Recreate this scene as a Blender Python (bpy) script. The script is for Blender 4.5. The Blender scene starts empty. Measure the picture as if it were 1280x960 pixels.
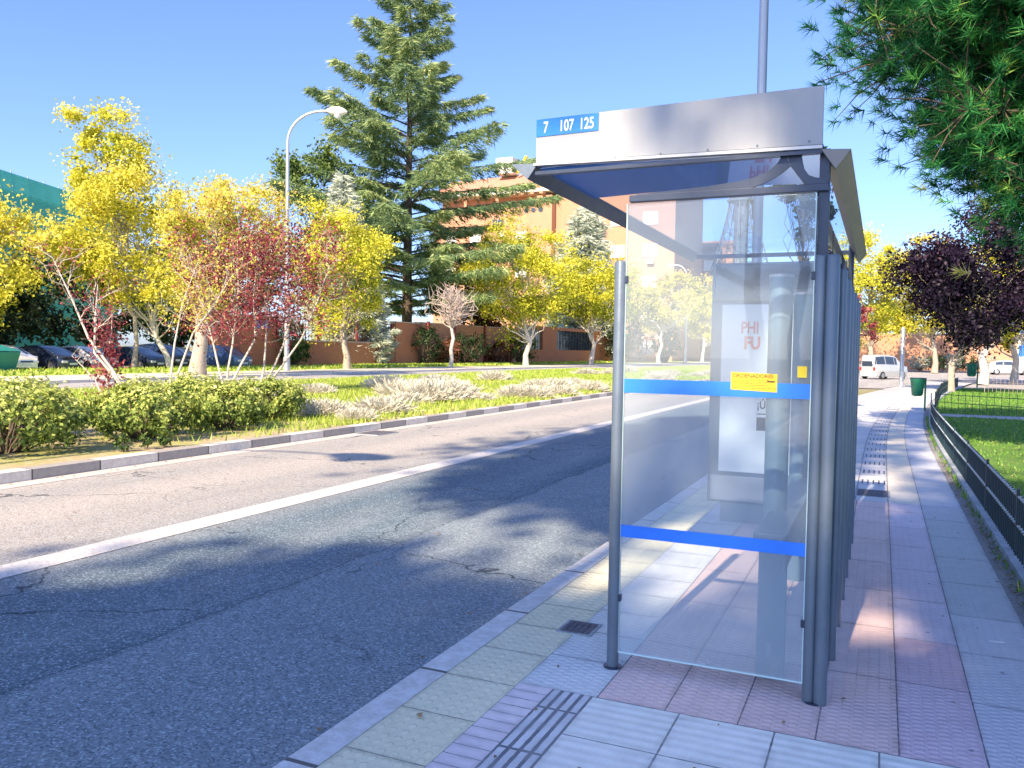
import bpy, math, random
import numpy as np
from mathutils import Vector, Matrix
PI = math.pi
rnd = random.Random(7)
col = bpy.context.scene.collection
sc = bpy.context.scene
ROAD = -0.12

# ------------------------------------------------------------------ objects
def tag(o, label=None, cat=None, group=None, kind=None):
    if label: o['label'] = label
    if cat: o['category'] = cat
    if group: o['group'] = group
    if kind: o['kind'] = kind
    return o

def empty(name, loc, rz=0, label=None, cat=None, group=None):
    o = bpy.data.objects.new(name, None)
    o.empty_display_size = 0.3
    col.objects.link(o); o.location = loc; o.rotation_euler = (0, 0, rz)
    return tag(o, label, cat, group)

def copy_tree(o, parent=None):
    c = o.copy(); col.objects.link(c); c.parent = parent
    for ch in list(o.children): copy_tree(ch, c)
    return c

class MB:
    def __init__(s): s.v = []; s.f = []; s.sm = []; s.uv = []
    def add(s, vs, fs, smooth=False):
        n = len(s.v); s.v += [tuple(p) for p in vs]
        for f in fs: s.f.append([i + n for i in f]); s.sm.append(smooth)
        return s
    def box(s, c, d, rz=0, rot=None):
        m = rot if rot else Matrix.Rotation(rz, 3, 'Z')
        c = Vector(c); v = []
        for z in (-1, 1):
            for y in (-1, 1):
                for x in (-1, 1):
                    v.append(c + m @ Vector((x*d[0]/2, y*d[1]/2, z*d[2]/2)))
        return s.add(v, [(0,2,3,1),(4,5,7,6),(0,1,5,4),(2,6,7,3),(0,4,6,2),(1,3,7,5)])
    def bb(s, x0, x1, y0, y1, z0, z1): return s.box(((x0+x1)/2,(y0+y1)/2,(z0+z1)/2),(abs(x1-x0),abs(y1-y0),abs(z1-z0)))
    def tube(s, pts, rad, n=10, cap=True):
        pts = [Vector(p) for p in pts]; k = len(pts)
        if not hasattr(rad, '__len__'): rad = [rad]*k
        rings = []
        ref = None
        for i, p in enumerate(pts):
            t = (pts[min(i+1,k-1)] - pts[max(i-1,0)]).normalized()
            if ref is None: ref = Vector((1,0,0)) if abs(t.x) < .8 else Vector((0,1,0))
            u = (ref - t*ref.dot(t)).normalized(); w = t.cross(u); ref = u
            rings.append([p + (u*math.cos(a)+w*math.sin(a))*rad[i] for a in [2*PI*j/n for j in range(n)]])
        v = [q for r in rings for q in r]; f = []
        for i in range(k-1):
            for j in range(n):
                f.append((i*n+j, i*n+(j+1)%n, (i+1)*n+(j+1)%n, (i+1)*n+j))
        s.add(v, f, True)
        if cap:
            s.add(rings[0], [tuple(reversed(range(n)))]); s.add(rings[-1], [tuple(range(n))])
        return s
    def prism(s, sec, y0, y1):            # sec: (x,z) loop extruded along y
        n = len(sec)
        v = [(x, y0, z) for x, z in sec] + [(x, y1, z) for x, z in sec]
        return s.add(v, [tuple(range(n)), tuple(reversed(range(n, 2*n)))] + [(i, i+n, (i+1)%n+n, (i+1)%n) for i in range(n)])
    def build(s, name, mat=None, parent=None, bevel=0, loc=None):
        me = bpy.data.meshes.new(name); me.from_pydata(s.v, [], s.f)
        me.polygons.foreach_set('use_smooth', s.sm); me.update()
        import bmesh
        bm = bmesh.new(); bm.from_mesh(me); bmesh.ops.recalc_face_normals(bm, faces=bm.faces); bm.to_mesh(me); bm.free()
        if mat: me.materials.append(mat)
        o = bpy.data.objects.new(name, me); col.objects.link(o); o.parent = parent
        if loc: o.location = loc
        if bevel:
            b = o.modifiers.new('Bevel', 'BEVEL'); b.width = bevel; b.segments = 2; b.limit_method = 'ANGLE'; b.harden_normals = False
        return o

def raw_mesh(name, verts, nper, mats, parent=None, tint=None, smooth=False):
    """verts (N*nper,3): N separate polygons of nper corners"""
    N = len(verts)//nper
    me = bpy.data.meshes.new(name)
    me.vertices.add(len(verts)); me.vertices.foreach_set('co', np.asarray(verts, dtype=np.float32).ravel())
    me.loops.add(N*nper); me.loops.foreach_set('vertex_index', np.arange(N*nper, dtype=np.int32))
    me.polygons.add(N); me.polygons.foreach_set('loop_start', np.arange(0, N*nper, nper, dtype=np.int32))
    me.update(calc_edges=True)
    if tint is not None:
        a = me.attributes.new('tint', 'FLOAT', 'POINT')
        a.data.foreach_set('value', np.repeat(tint, nper).astype(np.float32))
    me.materials.append(mats)
    o = bpy.data.objects.new(name, me); col.objects.link(o); o.parent = parent
    return o

def rdirs(rng, n):
    v = rng.normal(size=(n,3)); return v/np.linalg.norm(v, axis=1, keepdims=True)

def leaf_quads(rng, cen, size, aspect=.55, up=.35, nrm=None):
    n = len(cen)
    a = rdirs(rng, n)
    nn = rdirs(rng, n)
    if nrm is not None: nn = nn*.8 + nrm
    nn[:,2] += up
    nn /= np.linalg.norm(nn, axis=1, keepdims=True)
    a = a - nn*np.sum(a*nn, axis=1, keepdims=True); a /= np.linalg.norm(a, axis=1, keepdims=True)+1e-9
    b = np.cross(nn, a)
    s = size*rng.uniform(.6, 1.3, size=(n,1))
    fold = nn*s*.18
    return np.stack([cen - a*s*.5, cen + b*s*aspect*.5 + fold, cen + a*s*.5, cen - b*s*aspect*.5 + fold], axis=1).reshape(-1,3)

# ------------------------------------------------------------------ materials
def newmat(name):
    m = bpy.data.materials.new(name); m.use_nodes = True
    nt = m.node_tree; nt.nodes.clear()
    return m, nt
class NB:
    def __init__(s, nt): s.nt = nt
    def n(s, typ, ins=None, **kw):
        nd = s.nt.nodes.new(typ)
        for k, v in kw.items(): setattr(nd, k, v)
        if ins:
            for k, v in ins.items():
                if hasattr(v, 'is_output') or isinstance(v, bpy.types.NodeSocket): s.nt.links.new(v, nd.inputs[k])
                else: nd.inputs[k].default_value = v
        return nd
    def m(s, op, a, b=None, c=None, clamp=False):
        ins = {0: a}
        if b is not None: ins[1] = b
        if c is not None: ins[2] = c
        nd = s.n('ShaderNodeMath', ins, operation=op); nd.use_clamp = clamp
        return nd.outputs[0]
    def noise(s, vec, scale, detail=4, rough=.55):
        return s.n('ShaderNodeTexNoise', {'Vector': vec, 'Scale': scale, 'Detail': detail, 'Roughness': rough}).outputs['Fac']
    def ramp(s, fac, stops):
        nd = s.n('ShaderNodeValToRGB', {'Fac': fac}); cr = nd.color_ramp
        while len(cr.elements) < len(stops): cr.elements.new(.5)
        for e, (p, c) in zip(cr.elements, stops):
            e.position = p; e.color = (c if hasattr(c, '__len__') else (c, c, c)) + ((1,) if not hasattr(c,'__len__') or len(c) == 3 else ())
        return nd.outputs['Color']
    def mix(s, fac, a, b, blend='MIX'):
        nd = s.n('ShaderNodeMix', data_type='RGBA', blend_type=blend)
        for i, v in ((0, fac), (6, a), (7, b)):
            if isinstance(v, bpy.types.NodeSocket): s.nt.links.new(v, nd.inputs[i])
            else: nd.inputs[i].default_value = v if i == 0 else (tuple(v)+(1,) if len(v) == 3 else v)
        return nd.outputs[2]
    def out(s, sh): s.nt.links.new(sh, s.n('ShaderNodeOutputMaterial').inputs[0])
def c4(c): return tuple(c) + (1,)

def simple(name, c, rough=.6, metal=0, var=.12, vs=3, bump=.0, bs=40, spec=.5, coat=0, streak=False):
    m, nt = newmat(name); b = NB(nt)
    tc = b.n('ShaderNodeTexCoord').outputs['Object']
    if streak:
        tc2 = b.n('ShaderNodeMapping', {'Vector': tc, 'Scale': (1, 1, .08)}).outputs[0]
    else: tc2 = tc
    f = b.noise(tc2, vs, 5)
    cc = b.mix(b.m('MULTIPLY', f, 1), [x*(1-var*1.5) for x in c], [min(1, x*(1+var*1.5)) for x in c])
    ins = {'Base Color': cc, 'Roughness': b.m('ADD', b.m('MULTIPLY', b.noise(tc, vs*4, 3), .25), rough-.12, clamp=True), 'Metallic': metal, 'Specular IOR Level': spec}
    if coat: ins['Coat Weight'] = coat
    if bump:
        ins['Normal'] = b.n('ShaderNodeBump', {'Height': b.noise(tc, bs, 4), 'Strength': bump, 'Distance': .02}).outputs[0]
    b.out(b.n('ShaderNodeBsdfPrincipled', ins).outputs[0])
    return m

def leafmat(name, stops, trans=.35, rough=.55, dark=.0):
    m, nt = newmat(name); b = NB(nt)
    a = b.n('ShaderNodeAttribute', attribute_name='tint').outputs['Fac']
    c = b.ramp(a, stops)
    p = b.n('ShaderNodeBsdfPrincipled', {'Base Color': c, 'Roughness': rough, 'Specular IOR Level': .25}).outputs[0]
    t = b.n('ShaderNodeBsdfTranslucent', {'Color': c}).outputs[0]
    b.out(b.n('ShaderNodeMixShader', {0: trans, 1: p, 2: t}).outputs[0])
    return m

def brickmat(name, c1, c2, mortar, sx=1.0, bw=.25, rh=.075):
    m, nt = newmat(name); b = NB(nt)
    g = b.n('ShaderNodeNewGeometry'); tc = b.n('ShaderNodeTexCoord').outputs['Object']
    sp = b.n('ShaderNodeSeparateXYZ', {0: tc})
    v = b.n('ShaderNodeCombineXYZ', {0: b.m('ADD', sp.outputs[0], sp.outputs[1]), 1: sp.outputs[2]}).outputs[0]
    br = b.n('ShaderNodeTexBrick', {'Vector': v, 'Color1': c4(c1), 'Color2': c4(c2), 'Mortar': c4(mortar), 'Scale': sx, 'Mortar Size': .008, 'Brick Width': bw, 'Row Height': rh})
    n = b.noise(tc, .6, 5)
    cc = b.mix(b.m('MULTIPLY', n, .5), br.outputs['Color'], [x*.55 for x in c1])
    bp = b.n('ShaderNodeBump', {'Height': br.outputs['Fac'], 'Strength': .3, 'Distance': -.01}).outputs[0]
    b.out(b.n('ShaderNodeBsdfPrincipled', {'Base Color': cc, 'Roughness': .85, 'Normal': bp}).outputs[0])
    return m

def uvxy(b):
    uv = b.n('ShaderNodeUVMap').outputs[0]
    sp = b.n('ShaderNodeSeparateXYZ', {0: uv})
    return uv, sp.outputs[0], sp.outputs[1]

def tilemat(name, c, kind, u0=0, v0=0, tw=.365, th=.41, c2=None, joint=.005, jcol=(.05,.06,.09), var=.3):
    """paving: joints of tw x th from (u0,v0); kind = dome / bar / rib / slot / plain"""
    m, nt = newmat(name); b = NB(nt)
    uv, u, v = uvxy(b)
    uu = b.m('SUBTRACT', u, u0); vv = b.m('SUBTRACT', v, v0)
    fu = b.m('FLOORED_MODULO', uu, tw); fv = b.m('FLOORED_MODULO', vv, th)
    iu = b.m('FLOOR', b.m('DIVIDE', uu, tw)); iv = b.m('FLOOR', b.m('DIVIDE', vv, th))
    cell = b.n('ShaderNodeTexWhiteNoise', {'Vector': b.n('ShaderNodeCombineXYZ', {0: iu, 1: iv}).outputs[0]}).outputs['Value']
    wob = b.m('MULTIPLY', b.m('SUBTRACT', b.noise(uv, 25, 2), .5), .006)
    du = b.m('MINIMUM', fu, b.m('SUBTRACT', tw, fu)); dv = b.m('MINIMUM', fv, b.m('SUBTRACT', th, fv))
    d = b.m('ADD', b.m('MINIMUM', du, dv), wob)
    jt = b.m('LESS_THAN', d, joint*.62)
    big = b.noise(uv, 1.3, 5); mid = b.noise(uv, 9, 6, .65); fine = b.noise(uv, 160, 3)
    base = b.mix(cell, [x*(1-var*.45) for x in c], c2 if c2 else [min(1, x*(1+var*.3)) for x in c])
    base = b.mix(b.m('MULTIPLY', b.m('SUBTRACT', big, .35), 1.3, clamp=True), base, [x*.84 for x in c], 'MIX')
    base = b.mix(b.ramp(mid, [(.45, 0.0), (.75, .5)]), base, [x*.66 for x in c])
    base = b.mix(b.ramp(fine, [(.35, .25), (.6, 0.0)]), base, [x*.5 for x in c])
    h = None
    if kind == 'dome':
        p = .0585
        a = b.m('SUBTRACT', b.m('FLOORED_MODULO', uu, p), p/2); e = b.m('SUBTRACT', b.m('FLOORED_MODULO', vv, p), p/2)
        r = b.m('SQRT', b.m('ADD', b.m('MULTIPLY', a, a), b.m('MULTIPLY', e, e)))
        h = b.n('ShaderNodeMapRange', {'Value': r, 'From Min': .013, 'From Max': .021, 'To Min': 1.0, 'To Max': 0.0}, interpolation_type='SMOOTHSTEP').outputs[0]
    elif kind == 'bar':                      # short raised dashes lying across the walk
        p = .05; q = .042
        row = b.m('FLOOR', b.m('DIVIDE', uu, p))
        a = b.m('SUBTRACT', b.m('FLOORED_MODULO', uu, p), p/2)
        e = b.m('SUBTRACT', b.m('FLOORED_MODULO', b.m('ADD', vv, b.m('MULTIPLY', row, q*.5)), q), q/2)
        ha = b.n('ShaderNodeMapRange', {'Value': b.m('ABSOLUTE', a), 'From Min': .015, 'From Max': .021, 'To Min': 1.0, 'To Max': 0.0}, interpolation_type='SMOOTHSTEP').outputs[0]
        he = b.n('ShaderNodeMapRange', {'Value': b.m('ABSOLUTE', e), 'From Min': .006, 'From Max': .014, 'To Min': 1.0, 'To Max': 0.0}, interpolation_type='SMOOTHSTEP').outputs[0]
        h = b.m('MULTIPLY', ha, he)
    elif kind == 'rib':                      # ribs running across the walk
        h = b.m('ADD', b.m('MULTIPLY', b.m('SINE', b.m('MULTIPLY', vv, 2*PI/.066)), .5), .5)
    elif kind == 'ribv':
        h = b.m('ADD', b.m('MULTIPLY', b.m('SINE', b.m('MULTIPLY', uu, 2*PI/.04)), .5), .5)
    hh = b.m('MULTIPLY', mid, .35)
    hh = b.m('ADD', hh, b.m('MULTIPLY', fine, .12))
    if h is not None:
        wear = b.n('ShaderNodeMapRange', {'Value': b.noise(uv, 4, 3), 'From Min': .3, 'From Max': .6, 'To Min': .35, 'To Max': 1.0}).outputs[0]
        hh = b.m('ADD', hh, b.m('MULTIPLY', h, wear))
        base = b.mix(b.m('MULTIPLY', b.m('SUBTRACT', 1, h), .13), base, [x*.5 for x in c])
    hh = b.m('SUBTRACT', hh, b.m('MULTIPLY', jt, 1.2))
    base = b.mix(b.m('MULTIPLY', jt, .85), base, jcol)
    stn = b.ramp(b.noise(b.n('ShaderNodeMapping', {'Vector': uv, 'Scale': (1, .45, 1)}).outputs[0], 2.3, 6, .7), [(.52, 0.0), (.72, .34)])
    base = b.mix(stn, base, [x*.55 for x in c])
    drt = b.m('MULTIPLY', b.n('ShaderNodeMapRange', {'Value': d, 'From Min': 0.0, 'From Max': .035, 'To Min': 1.0, 'To Max': 0.0}).outputs[0], b.ramp(b.noise(uv, 6, 3), [(.4, 0.0), (.6, .5)]))
    base = b.mix(drt, base, [x*.4 for x in c])
    gum = b.n('ShaderNodeTexVoronoi', {'Vector': uv, 'Scale': 3.0, 'Randomness': 1.0}).outputs['Distance']
    base = b.mix(b.m('MULTIPLY', b.m('LESS_THAN', gum, .034), .6), base, (.05,.06,.09))
    bp = b.n('ShaderNodeBump', {'Height': hh, 'Strength': .75, 'Distance': .006}).outputs[0]
    b.out(b.n('ShaderNodeBsdfPrincipled', {'Base Color': base, 'Roughness': .72, 'Specular IOR Level': .3, 'Normal': bp}).outputs[0])
    return m

def asphaltmat(name, cd, cl, patch=True):
    m, nt = newmat(name); b = NB(nt)
    tc = b.n('ShaderNodeTexCoord').outputs['Object']
    sp = b.n('ShaderNodeSeparateXYZ', {0: tc}); x, y = sp.outputs[0], sp.outputs[1]
    st = b.n('ShaderNodeMapping', {'Vector': tc, 'Scale': (1, .12, 1)}).outputs[0]
    agg = b.n('ShaderNodeTexVoronoi', {'Vector': tc, 'Scale': 95}).outputs['Color']
    ag = b.n('ShaderNodeSeparateColor', {0: agg}).outputs[0]
    fine = b.noise(tc, 60, 4, .7)
    big = b.noise(st, 1.1, 5); mid = b.noise(tc, 3.5, 6, .7)
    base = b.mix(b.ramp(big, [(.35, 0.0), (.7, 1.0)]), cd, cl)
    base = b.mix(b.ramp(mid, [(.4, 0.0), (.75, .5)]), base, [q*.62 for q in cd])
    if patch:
        far = b.n('ShaderNodeMapRange', {'Value': b.m('ADD', x, b.m('MULTIPLY', big, .6)), 'From Min': -6.2, 'From Max': -4.9, 'To Min': 1.0, 'To Max': 0.0}).outputs[0]  # sunlit tone painted past the lane line, shaded tone left on near lane
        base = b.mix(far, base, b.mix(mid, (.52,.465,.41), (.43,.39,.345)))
        trk = b.m('MULTIPLY', b.m('ADD', b.m('SINE', b.m('ADD', b.m('MULTIPLY', x, 3.6), b.m('MULTIPLY', big, 1.2))), 1), .5)
        base = b.mix(b.m('MULTIPLY', trk, .28), base, [q*.62 for q in cl])
        st2 = b.ramp(b.noise(st, 2.6, 5, .7), [(.56, 0.0), (.74, .4)])
        base = b.mix(st2, base, [q*.45 for q in cl])
    if patch:                                # newer, paler strip by the kerb, ragged edge
        e = b.m('ADD', x, b.m('MULTIPLY', b.m('SUBTRACT', b.noise(tc, 1.2, 4), .5), .35))
        e = b.m('SUBTRACT', e, -3.72)
        near = b.n('ShaderNodeMapRange', {'Value': e, 'From Min': -.02, 'From Max': .04, 'To Min': 0.0, 'To Max': 1.0}).outputs[0]
        base = b.mix(b.m('MULTIPLY', near, .7), base, [q*1.15 for q in cl])
        seam = b.m('LESS_THAN', b.m('ABSOLUTE', b.m('ADD', e, .03)), .012)
        base = b.mix(b.m('MULTIPLY', seam, .42), base, [q*.25 for q in cd])
    base = b.mix(b.ramp(ag, [(.0, .65), (.45, 0.0)]), base, [q*.35 for q in cd])
    base = b.mix(b.ramp(ag, [(.78, 0.0), (.98, .6)]), base, [min(1, q*2.3) for q in cl])
    # cracks
    wv = b.n('ShaderNodeVectorMath', {0: tc, 1: b.n('ShaderNodeVectorMath', {0: b.n('ShaderNodeTexNoise', {'Vector': tc, 'Scale': 2.5, 'Detail': 5}).outputs['Color'], 'Scale': .55}, operation='SCALE').outputs[0]}, operation='ADD').outputs[0]
    cr = b.n('ShaderNodeTexVoronoi', {'Vector': wv, 'Scale': .42}, feature='DISTANCE_TO_EDGE').outputs['Distance']
    gate = b.ramp(b.noise(tc, .5, 3), [(.45, 0.0), (.55, 1.0)])
    crk = b.m('MULTIPLY', b.m('LESS_THAN', cr, .0045), gate)
    base = b.mix(b.m('MULTIPLY', crk, .8), base, [q*.22 for q in cd])
    hh = b.m('SUBTRACT', b.m('ADD', b.m('MULTIPLY', ag, .6), fine), b.m('MULTIPLY', crk, 2))
    bp = b.n('ShaderNodeBump', {'Height': hh, 'Strength': .8, 'Distance': .008}).outputs[0]
    b.out(b.n('ShaderNodeBsdfPrincipled', {'Base Color': base, 'Roughness': .78, 'Specular IOR Level': .35, 'Normal': bp}).outputs[0])
    return m

def paintmat(name, c, under, amount=.5):
    m, nt = newmat(name); b = NB(nt)
    tc = b.n('ShaderNodeTexCoord').outputs['Object']
    w = b.ramp(b.noise(tc, 40, 5, .75), [(amount-.06, 0.0), (amount+.08, 1.0)])
    n2 = b.noise(tc, 3, 4)
    cc = b.mix(w, under, b.mix(n2, [x*.75 for x in c], c))
    b.out(b.n('ShaderNodeBsdfPrincipled', {'Base Color': cc, 'Roughness': .7, 'Normal': b.n('ShaderNodeBump', {'Height': b.noise(tc, 90, 3), 'Strength': .4, 'Distance': .004}).outputs[0]}).outputs[0])
    return m

def soilmat(name, c1, c2, c3, s=1.5, bump=.6):
    m, nt = newmat(name); b = NB(nt)
    tc = b.n('ShaderNodeTexCoord').outputs['Object']
    base = b.mix(b.ramp(b.noise(tc, s, 5), [(.38, 0.0), (.62, 1.0)]), c1, c2)
    base = b.mix(b.ramp(b.noise(tc, s*9, 5, .7), [(.5, 0.0), (.7, .9)]), base, c3)
    bp = b.n('ShaderNodeBump', {'Height': b.noise(tc, 45, 5, .7), 'Strength': bump, 'Distance': .03}).outputs[0]
    b.out(b.n('ShaderNodeBsdfPrincipled', {'Base Color': base, 'Roughness': .95, 'Specular IOR Level': .1, 'Normal': bp}).outputs[0])
    return m

def kerbmat(name, ca, cb, period=1.0, phase=0.0):
    m, nt = newmat(name); b = NB(nt)
    uv, u, v = uvxy(b); tc = b.n('ShaderNodeTexCoord').outputs['Object']
    k = b.m('DIVIDE', b.m('SUBTRACT', v, phase), period)
    par = b.m('LESS_THAN', b.m('FLOORED_MODULO', k, 2.0), 1.0)
    fr = b.m('FLOORED_MODULO', k, 1.0)
    jt = b.m('LESS_THAN', b.m('MINIMUM', fr, b.m('SUBTRACT', 1, fr)), .012/period)
    wear = b.ramp(b.noise(tc, 14, 6, .75), [(.42, 0.0), (.62, 1.0)])
    cc = b.mix(par, ca, cb)
    cc = b.mix(b.m('MULTIPLY', b.m('SUBTRACT', 1, wear), .5), cc, (.42,.39,.35))
    cc = b.mix(b.m('MULTIPLY', jt, .9), cc, (.06,.06,.06))
    bp = b.n('ShaderNodeBump', {'Height': b.noise(tc, 30, 5), 'Strength': .5, 'Distance': .01}).outputs[0]
    b.out(b.n('ShaderNodeBsdfPrincipled', {'Base Color': cc, 'Roughness': .8, 'Normal': bp}).outputs[0])
    return m

def glassmat(name, tint, haze=.1, hazecol=(.7,.8,.9), haze_low=None, refl=1.0, alpha=.9):
    m, nt = newmat(name); b = NB(nt)
    tc = b.n('ShaderNodeTexCoord').outputs['Object']; z = b.n('ShaderNodeSeparateXYZ', {0: tc}).outputs[2]
    tr = b.n('ShaderNodeBsdfTransparent', {'Color': c4(tint)}).outputs[0]
    df = b.n('ShaderNodeBsdfDiffuse', {'Color': c4(hazecol)}).outputs[0]
    tl = b.n('ShaderNodeBsdfTranslucent', {'Color': c4(hazecol)}).outputs[0]
    dd = b.n('ShaderNodeMixShader', {0: .5, 1: df, 2: tl}).outputs[0]
    n = b.noise(b.n('ShaderNodeMapping', {'Vector': tc, 'Scale': (1, 1, .5)}).outputs[0], 5, 6, .65)
    hz = b.m('MULTIPLY', b.m('ADD', n, .45), haze)
    if haze_low:
        g = b.n('ShaderNodeMapRange', {'Value': z, 'From Min': haze_low[0], 'From Max': haze_low[1], 'To Min': haze_low[2], 'To Max': 1.0}).outputs[0]
        hz = b.m('MULTIPLY', hz, g)
    s1 = b.n('ShaderNodeMixShader', {0: b.m('MINIMUM', hz, .9), 1: tr, 2: dd}).outputs[0]
    gl = b.n('ShaderNodeBsdfGlossy', {'Color': (.95,.98,1,1), 'Roughness': .02}).outputs[0]
    fr = b.n('ShaderNodeFresnel', {'IOR': 1.45}).outputs[0]
    b.out(b.n('ShaderNodeMixShader', {0: b.m('MULTIPLY', fr, refl, clamp=True), 1: s1, 2: gl}).outputs[0])
    return m

M = {}
M['steel'] = simple('blue_grey_steel', (.135,.175,.215), .36, .3, .18, 6, .05, 60)
M['steel_dark'] = simple('dark_steel', (.035,.05,.085), .35, .4, .15, 5)
M['alu'] = simple('aluminium_panel', (.36,.38,.40), .5, .1, .13, 7, streak=True)
M['alu_light'] = simple('aluminium_edge', (.5,.5,.5), .35, .6, .08, 4)
M['gutter'] = simple('weathered_gutter', (.22,.21,.2), .45, .45, .15, 4)
m_, nt = newmat('roof_blue_laminate'); b = NB(nt); M['roof_glass'] = m_
tc = b.n('ShaderNodeTexCoord').outputs['Object']
d_ = b.n('ShaderNodeBsdfPrincipled', {'Base Color': b.mix(b.noise(tc, 1.5, 4), (.02,.15,.55), (.05,.24,.75)), 'Roughness': .25}).outputs[0]
g_ = b.n('ShaderNodeBsdfGlossy', {'Color': (.55,.68,1,1), 'Roughness': .03}).outputs[0]
b.out(b.n('ShaderNodeMixShader', {0: .42, 1: d_, 2: g_}).outputs[0])
M['blue'] = simple('blue_film', (.02,.20,.85), .4, 0, .08, 8)
M['signblue'] = simple('sign_blue', (.01,.20,.80), .35, 0, .05, 5)
M['white'] = simple('white_lettering', (.85,.87,.9), .5, 0, .03, 5)
M['yellow'] = simple('yellow_sticker', (.9,.62,.02), .5, 0, .12, 30)
M['ink'] = simple('dark_ink', (.16,.08,.02), .6, 0, .1, 5)
M['black'] = simple('black_ink', (.03,.035,.06), .6, 0, .1, 5)
M['red'] = simple('red_ink', (.70,.20,.18), .6, 0, .1, 5)
M['glass_end'] = glassmat('smudged_end_glass', (.93,.97,1.0), .115, (.78,.88,.96), (0.3, 2.1, 2.2), 1.0)
M['glass_side'] = glassmat('side_glass', (.52,.68,.74), .16, (.3,.42,.5), None, 1.3)
M['glass_edge'] = simple('glass_edge', (.55,.75,.74), .2, 0, .05, 5)
M['roof_clear'] = glassmat('clear_roof_sheet', (.86,.92,.98), .03, (.6,.72,.85), None, .22)
M['poster'] = simple('poster_white', (.66,.72,.76), .35, 0, .03, 2, coat=.4)
M['display'] = simple('dark_display', (.025,.03,.045), .05, 0, .4, 8, spec=1.0)
M['bench'] = simple('bench_grey', (.16,.25,.31), .35, .3, .1, 4)
M['green_paint'] = simple('green_paint', (.01,.13,.07), .4, 0, .15, 6)
M['fence_paint'] = simple('dark_green_paint', (.01,.03,.04), .4, .1, .2, 8)
M['fence_knob'] = simple('pale_weld', (.45,.55,.6), .35, .3, .1, 8)
M['galv'] = simple('galvanised', (.5,.52,.55), .4, .6, .1, 5, streak=True)
M['lamp_body'] = simple('lamp_housing', (.75,.74,.7), .4, 0, .05, 4)
M['bark'] = simple('pale_bark', (.36,.31,.25), .9, 0, .4, 9, .7, 25)
M['bark_dark'] = simple('dark_bark', (.10,.075,.055), .9, 0, .4, 6, .7, 18)
M['bark_white'] = simple('whitish_bark', (.55,.50,.44), .9, 0, .3, 7, .6, 25)
M['brick'] = brickmat('orange_brick', (.58,.18,.07), (.50,.14,.06), (.5,.32,.22))
M['brick2'] = brickmat('peach_brick', (.56,.27,.155), (.50,.22,.12), (.56,.38,.27))
M['pinkwall'] = brickmat('pink_brick', (.54,.24,.15), (.48,.20,.12), (.54,.34,.24))
M['coping'] = simple('coping_stone', (.5,.4,.32), .8, 0, .15, 2, .3)
M['redpost'] = simple('maroon_paint', (.24,.03,.04), .5, 0, .1, 4)
M['render_white'] = simple('white_render', (.75,.73,.7), .8, 0, .08, .5)
M['window_dark'] = simple('window_glass_dark', (.03,.04,.06), .08, 0, .3, 1, spec=1.0)
M['blind'] = simple('white_blind', (.8,.8,.78), .6, 0, .05, 3)
M['concrete'] = simple('kerb_concrete', (.42,.43,.46), .8, 0, .3, 6, .6, 40)
M['edging'] = simple('edging_concrete', (.34,.38,.42), .85, 0, .4, 8, .7, 30)
M['net'] = None
M['rubber'] = simple('tyre_rubber', (.015,.015,.017), .8, 0, .1, 8)
M['rim'] = simple('wheel_rim', (.45,.46,.48), .3, .8, .05, 8)
M['carglass'] = simple('car_glass', (.03,.045,.07), .05, 0, .2, 1, spec=1.0)
M['headlight'] = simple('headlight_glass', (.7,.74,.8), .08, .2, .1, 6, spec=1.0)
M['taillight'] = simple('taillight_red', (.5,.02,.02), .15, 0, .1, 6)
M['plate'] = simple('number_plate', (.75,.75,.72), .4, 0, .03, 6)
M['manhole'] = simple('cast_iron', (.12,.12,.15), .6, .3, .3, 12, .6, 60)
M['teal'] = simple('teal_container', (.01,.20,.19), .5, 0, .25, 2)
M['sky_blue'] = simple('blue_sign_plate', (.03,.16,.6), .4)
L = leafmat
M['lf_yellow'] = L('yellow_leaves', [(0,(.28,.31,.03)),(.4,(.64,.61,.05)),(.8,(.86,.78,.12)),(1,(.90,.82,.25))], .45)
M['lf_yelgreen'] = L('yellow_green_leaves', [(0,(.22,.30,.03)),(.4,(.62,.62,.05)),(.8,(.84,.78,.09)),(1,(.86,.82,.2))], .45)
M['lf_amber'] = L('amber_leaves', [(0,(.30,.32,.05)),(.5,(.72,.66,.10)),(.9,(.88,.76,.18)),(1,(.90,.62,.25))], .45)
M['lf_red'] = L('red_plum_leaves', [(0,(.10,.015,.03)),(.5,(.32,.05,.08)),(.88,(.48,.15,.14)),(1,(.66,.42,.26))], .4)
M['lf_purple'] = L('purple_plum_leaves_shaded', [(0,(.003,.002,.008)),(.6,(.014,.007,.025)),(.92,(.03,.014,.04)),(1,(.10,.05,.07))], .15)  # leaf colour darkened to stand for shade from the pine
M['lf_rust'] = L('rusty_leaves', [(0,(.07,.025,.02)),(.6,(.22,.09,.05)),(1,(.35,.16,.10))], .3)
M['lf_green'] = L('green_leaves', [(0,(.03,.07,.02)),(.5,(.10,.17,.04)),(1,(.22,.30,.07))], .3)
M['lf_dark'] = L('dark_green_leaves', [(0,(.006,.014,.006)),(.6,(.02,.045,.014)),(1,(.06,.10,.03))], .2)
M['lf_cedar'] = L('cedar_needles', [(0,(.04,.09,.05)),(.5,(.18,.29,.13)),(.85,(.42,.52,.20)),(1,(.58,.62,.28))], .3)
M['lf_silver'] = L('silver_needles', [(0,(.22,.28,.22)),(.5,(.52,.58,.48)),(1,(.80,.82,.68))], .25)
M['lf_pine'] = L('pine_needles', [(0,(.004,.045,.016)),(.4,(.018,.16,.045)),(.7,(.07,.33,.07)),(.9,(.30,.52,.09)),(1,(.62,.58,.15))], .35)
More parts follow.
